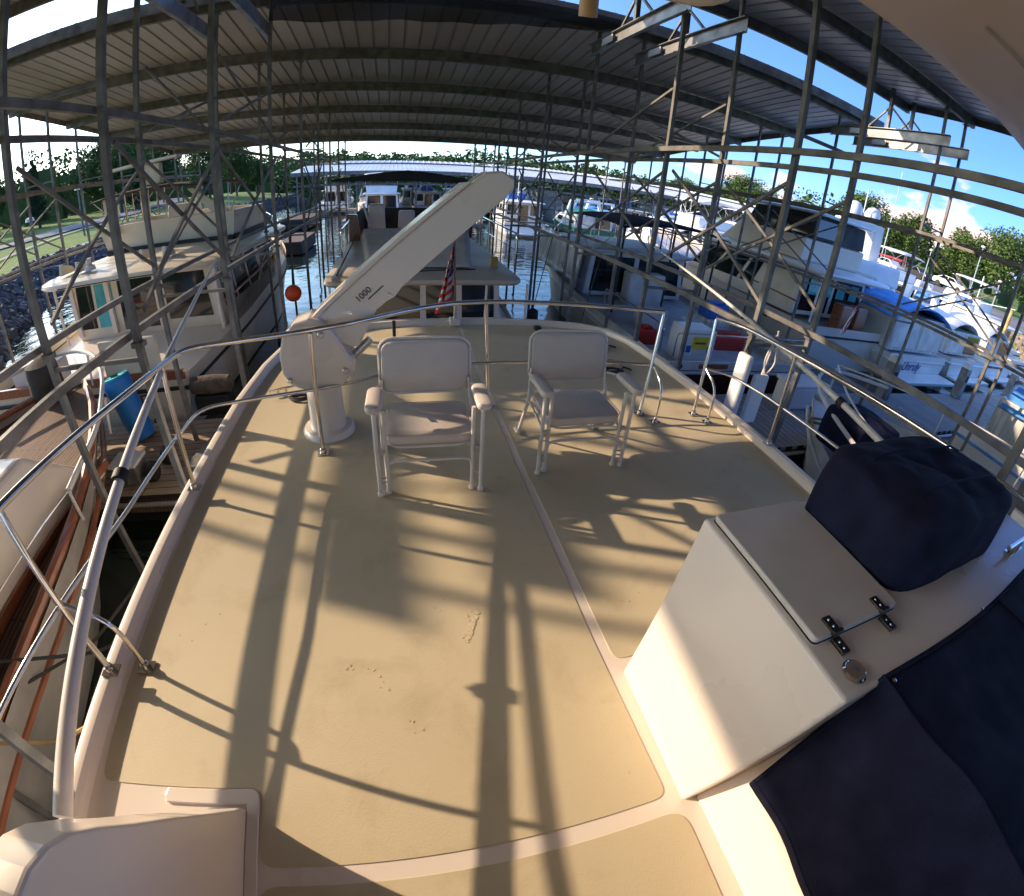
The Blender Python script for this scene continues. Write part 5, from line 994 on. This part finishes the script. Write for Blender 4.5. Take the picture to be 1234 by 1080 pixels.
rc = random.Random(11)
GB = 'crowded boats packed under the far shelters'
for k in range(24):
    src = (c0, c1, c2, c3)[(k * 7 + k // 3) % 4]; x = -7.0 + (k % 13) * 4.9 + rc.uniform(-.5, .5); y = (57.5 if k < 13 else 75.5) + rc.uniform(-1, 1)
    if k >= 13: x = -2 + (k - 13) * 5.4
    OW = 'first second third fourth fifth sixth seventh eighth ninth tenth eleventh twelfth thirteenth'.split()
    q = dup(src, (x, y, 0), math.pi if k % 2 else 0, 'moored cruiser, %s from the left in the %s row under the far shelters' % (OW[k if k < 13 else k - 13], 'middle' if k < 13 else 'rearmost'), scale=(rc.uniform(.95, 1.15),) * 3); q['group'] = GB
for i in range(0, 12):
    x = -9.3 + i * 5.4
    MB().box(x - .25, x + .25, 38.5, 45, .3, .5).build('finger_pier', 'dockgrey', fs1)
    MB().bar((x, 45.3, 3.9), (x + 2.7, 45.3, 2.6), .06).build('cross_brace', 'galv', fs1); MB().bar((x, 45.36, 2.6), (x + 2.7, 45.36, 3.9), .06).build('cross_brace', 'galv', fs1)

# ================================================================== TREES
def crown(b, rnd, c, rx, rz, n, s0, s1, lobes=9):
    L_ = []
    for k in range(lobes):
        a = rnd.uniform(0, 6.28); h = rnd.uniform(-.62, .85); q = math.sqrt(max(0, 1 - h * h)) * rnd.uniform(.25, .8)
        L_.append((Vector((c[0] + rx * q * math.cos(a), c[1] + rx * q * math.sin(a), c[2] + rz * h * .8)), rnd.uniform(.27, .46)))
    for k in range(n):
        p0_, f = L_[rnd.randrange(lobes)]
        d = Vector((rnd.gauss(0, 1), rnd.gauss(0, 1), rnd.gauss(0, 1))).normalized() * (rnd.random() ** .42)
        p = p0_ + Vector((d.x * rx * f, d.y * rx * f, d.z * rz * f)) * 1.15
        s_ = rnd.uniform(s0, s1); u = Vector((rnd.gauss(0, 1), rnd.gauss(0, 1), rnd.gauss(0, .5))).normalized(); v = u.cross(Vector((rnd.gauss(0, 1), rnd.gauss(0, 1), rnd.gauss(0, 1)))).normalized()
        w_ = u.cross(v) * .25
        b.quad(p - u * s_, p - v * s_ * .6 + w_ * s_, p + u * s_, p + v * s_ * .6 - w_ * s_)
def tree(kind, seed, H=9, W=3.4, m='leaf2', conifer=False):
    rnd = random.Random(seed); t = thing({'leaf2': 'broadleaf_tree', 'leaf': 'broadleaf_tree', 'leafdk': 'pine_tree'}[m], 'x', 'tree', (0, 0, 0))
    tr = MB(); lean = rnd.uniform(-.3, .3); tr.tube([(0, 0, -.3), (lean * .3, .1, H * .25), (lean, 0, H * .55), (lean, .1, H * .88)], [.24, .19, .12, .03], 9)
    for k in range(7):
        a = rnd.uniform(0, 6.28); z = H * rnd.uniform(.22, .6); tr.tube([(lean * z / H, 0, z), (lean + W * .4 * math.cos(a), W * .4 * math.sin(a), z + H * .13), (lean + W * .75 * math.cos(a), W * .75 * math.sin(a), z + H * .2)], [.09, .06, .02], 6)
    tr.build('trunk', 'bark', t, smooth=True)
    b = MB()
    if conifer:
        for k in range(14):
            z = H * (.16 + .82 * k / 13); r_ = W * (1.02 - .85 * k / 13) * rnd.uniform(.85, 1.1)
            crown(b, rnd, (lean, 0, z), r_, H * .075, 800, .07, .16, 14)
    else: crown(b, rnd, (lean, 0, H * .60), W, H * .40, 7500, .10, .22, 24)
    b.build('crown', m, t, fixn=False); return t
T = [tree(0, 1, 9, 3.6), tree(0, 2, 8.5, 3.2, 'leaf'), tree(0, 3, 10, 3.9, 'leaf2'), tree(0, 5, 9, 2.4, 'leafdk', True), tree(0, 8, 7.5, 3.6, 'leaf')]
first = [True] * 5; GT = {'L': 'trees along the left bank', 'R': 'trees along the right shore'}
def put(k, x, y, s, lb, g, a=0, sx=1):
    o = T[k] if first[k] else dup(T[k]); first[k] = False
    o.location = (x, y, land(x, y) - .1); o.rotation_euler = (0, 0, R(a)); o.scale = (s * sx, s * sx, s); o['label'] = lb; o['category'] = 'tree'; o['group'] = GT[g]
put(3, -45.5, 57, .92, 'lone dark pine standing apart at the far left of the lawn', 'L'); 
LT = [(1, -35, 60.5, 1.05, 'round dark tree just right of the lone pine'), (4, -41, 66, 1.15, 'broad dark tree behind the left columns, second from the lone pine'), (2, -38.5, 71, 1.15, 'tall full tree at the left bend of the road'),
      (3, -33.5, 62.5, .95, 'dark pine beside the road above the cream trawler roof'), (2, -27.8, 74, 1.0, 'large bushy tree on the lawn behind the trawler radar board'), (0, -26.5, 83, .95, 'green tree right of the large bushy lawn tree'),
      (4, -25.5, 92, .9, 'low spreading brownish tree at the channel end of the lawn'), (1, -21, 112, 1.0, 'small tree at the far end of the left bank'), (2, -52, 52, 1.1, 'big dark tree at the extreme left edge'), (4, -58, 60, 1.2, 'dark tree behind the extreme left one'),
      (1, -47, 76, 1.3, 'dark tree on the left hillside behind the road'), (0, -40, 84, 1.25, 'tree on the left hillside farther along the road'), (2, -33, 100, 1.1, 'tree behind the lawn near the end of the left bank')]
for i, (k, x, y, s_, lb) in enumerate(LT): put(k, x, y, s_, lb, 'L', i * 47)
RT = [(2, 72, 86, 1.15, 'big round tree left of the twin-headed lamp mast'), (0, 70, 78, 1.05, 'tree directly behind the twin-headed lamp mast'), (1, 74, 70, .85, 'lower tree right of the twin-headed lamp mast'), (4, 73, 63, .85, 'small tree beside the pink cloud on the right shore'),
      (2, 69, 52.5, 1.05, 'tall tree left of the high antenna mast'), (0, 71, 47.5, .9, 'tree touching the left side of the high antenna mast'), (1, 70, 42.5, 1.05, 'full tree right of the high antenna mast'), (0, 71, 33.5, 1.0, 'open-crowned tall tree near the right edge'),
      (2, 72, 28.0, 1.08, 'tall tree at the right edge of the view'), (4, 73, 37.5, .75, 'low tree between the antenna mast and right-edge trees'), (1, 73, 23.5, .9, 'rightmost tree on the right shore'), (4, 80, 95, 1.0, 'tree left of the big round tree'),
      (1, 84, 104, 1.0, 'fourth tree from the left on the right shore'), (0, 88, 114, 1.05, 'third tree from the left on the right shore'), (2, 84, 128, 1.0, 'second tree from the left on the right shore'), (4, 78, 140, 1.0, 'leftmost tree on the right shore'), (0, 76, 57, .8, 'small tree in the dip between two tall trees'), (1, 80, 40, .9, 'tree set back behind the tall mast trees')]
for i, (k, x, y, s_, lb) in enumerate(RT): put(k, x, y, s_, lb, 'R', i * 61, 1.12)
rnd = random.Random(4); b = MB()
for k in range(2700):
    low = False
    if k < 1500: x, y = rnd.uniform(-230, 280), 134 + 160 * rnd.random() ** 1.3
    elif k < 1950: x, y = rnd.uniform(-190, -48), rnd.uniform(64, 150)
    elif k < 2200: x, y = rnd.uniform(84, 200), rnd.uniform(20, 150)
    else: x, y = rnd.uniform(-90, 240), rnd.uniform(128, 140); low = True
    z = land(x, y); D = math.hypot(x, y)
    h = rnd.uniform(2.2, 4.0) if low else rnd.uniform(5.5, 9.5) * (1 + .25 * math.sin(x * .05) * math.cos(y * .04)); r_ = rnd.uniform(1.8, 3.0) if low else rnd.uniform(2.2, 4.0)
    near = D < 125; n = 46 if near else 40 if D < 220 else 26
    for q in range(n):
        a = rnd.uniform(0, 6.28); e = rnd.uniform(-.7, 1.5); s_ = rnd.uniform(.22, .5) * (1 if near else 1.5 if D < 220 else 2.2); f = rnd.uniform(.75, 1.08)
        p = Vector((x + f * r_ * math.cos(a) * math.cos(e), y + f * r_ * math.sin(a) * math.cos(e), z + h * .55 + f * h * .46 * math.sin(e)))
        u = Vector((rnd.gauss(0, 1), rnd.gauss(0, .6), rnd.gauss(0, .6))).normalized(); v = u.cross(Vector((rnd.gauss(0, 1), rnd.gauss(0, 1), rnd.gauss(0, 1)))).normalized(); b.quad(p - u * s_, p - v * s_ * .7, p + u * s_, p + v * s_ * .7)
    if k % 2 == 0 or low: b.quad((x - r_, y, z), (x + r_, y, z), (x + r_ * .8, y + .5, z + h * .72), (x - r_ * .8, y + .5, z + h * .72))
o = b.build('woodland', 'leaf', fixn=False); o['kind'] = 'stuff'

# ================================================================== lamp masts, cars
def lamp(label, x, y, h, heads=1, mm='alu'):
    t = thing('lamp_post', label, 'lamp post', (x, y, land(x, y))); z = land(x, y)
    MB().tube([(x, y, z), (x, y, z + h)], [.09, .05], 8).build('pole', mm, t, smooth=True)
    for k in range(heads):
        dx_ = 0 if heads == 1 else (-.6 + 1.2 * k); MB().lathe([(.08, -.12), (.26, -.08), (.22, .08), (.06, .14)], (x + dx_, y, z + h + .12), 12).build('lamp_head', 'dullwhite', t, smooth=True)
    if heads > 1: MB().bar((x - .7, y, z + h), (x + .7, y, z + h), .06).build('cross_arm', mm, t)
lamp('short dark lamp post on the lawn at far left, nearer one', -19.2, 23.3, 3.2, 1, 'galv'); lamp('short dark lamp post on the lawn, farther one by the road', -25.2, 37, 3.6, 1, 'galv')
lamp('twin-headed lamp mast on the right shore before the trees', 55, 61.5, 5.2, 2, 'dullwhite'); lamp('very tall thin antenna mast between the right shore trees', 60, 40.2, 13.2, 0)
lamp('lamp post behind the right shore boats, left of the tall columns', 57, 31.5, 4.2); lamp('taller lamp post near the right edge trees', 55, 24.4, 6.2); lamp('thin mast on the far hill behind the far shelter', -14, 175, 10, 0); lamp('small lamp post at the right shore edge', 54, 21, 3.4)
def car(label, x, y, rz, m):
    t = thing('parked_car', label, 'car', (0, 0, 0), 'cars parked on the right shore')
    pr_ = [(-2.25, .35), (-2.3, .75), (-2.1, .95), (-1.2, 1.02), (-.55, 1.48), (.95, 1.5), (1.75, 1.05), (2.2, .95), (2.3, .6), (2.2, .35)]
    MB().prism(pr_, lambda u, v, d: (u, d, v), -.88, .88).build('body', m, t, bevel=.08)
    for s_ in (-1, 1):
        MB().prism([(-1.0, 1.04), (-.5, 1.40), (.15, 1.42), (.15, 1.04)], lambda u, v, d: (u, s_ * (.885 + d), v), 0, .01).build('window', 'glass', t); MB().prism([(.25, 1.04), (.25, 1.42), (.9, 1.42), (1.5, 1.06)], lambda u, v, d: (u, s_ * (.885 + d), v), 0, .01).build('window', 'glass', t)
        for u in (-1.4, 1.4): MB().lathe([(.2, -.1), (.34, -.1), (.35, 0), (.34, .1), (.2, .1)], (u, s_ * .82, .34), 18, 'y').build('wheel', 'black', t, smooth=True)
    t.location = (x, y, land(x, y) + .1); t.rotation_euler = (0, 0, rz); return t
ca = car('white car parked on the right shore, leftmost of the cars', 58.5, 43, R(70), 'carw')
dup(ca, (60, 38.5, land(60, 38.5) + .1), R(75), 'white car parked second from the left on the right shore'); dup(ca, (61.5, 30, land(61.5, 30) + .1), R(95), 'white car parked near the right edge trees')
car('dark car parked between the white ones on the right shore', 60.6, 34.6, R(80), 'carb')
# timber pile at right edge
o = MB().tube([(27.5, 9.6, -.5), (28.2, 9.8, 3.4)], .10, 10).build('timber_pile', 'ropey', smooth=True); tag(o, 'orange-brown timber pile leaning at the right edge of the berths', 'pile')
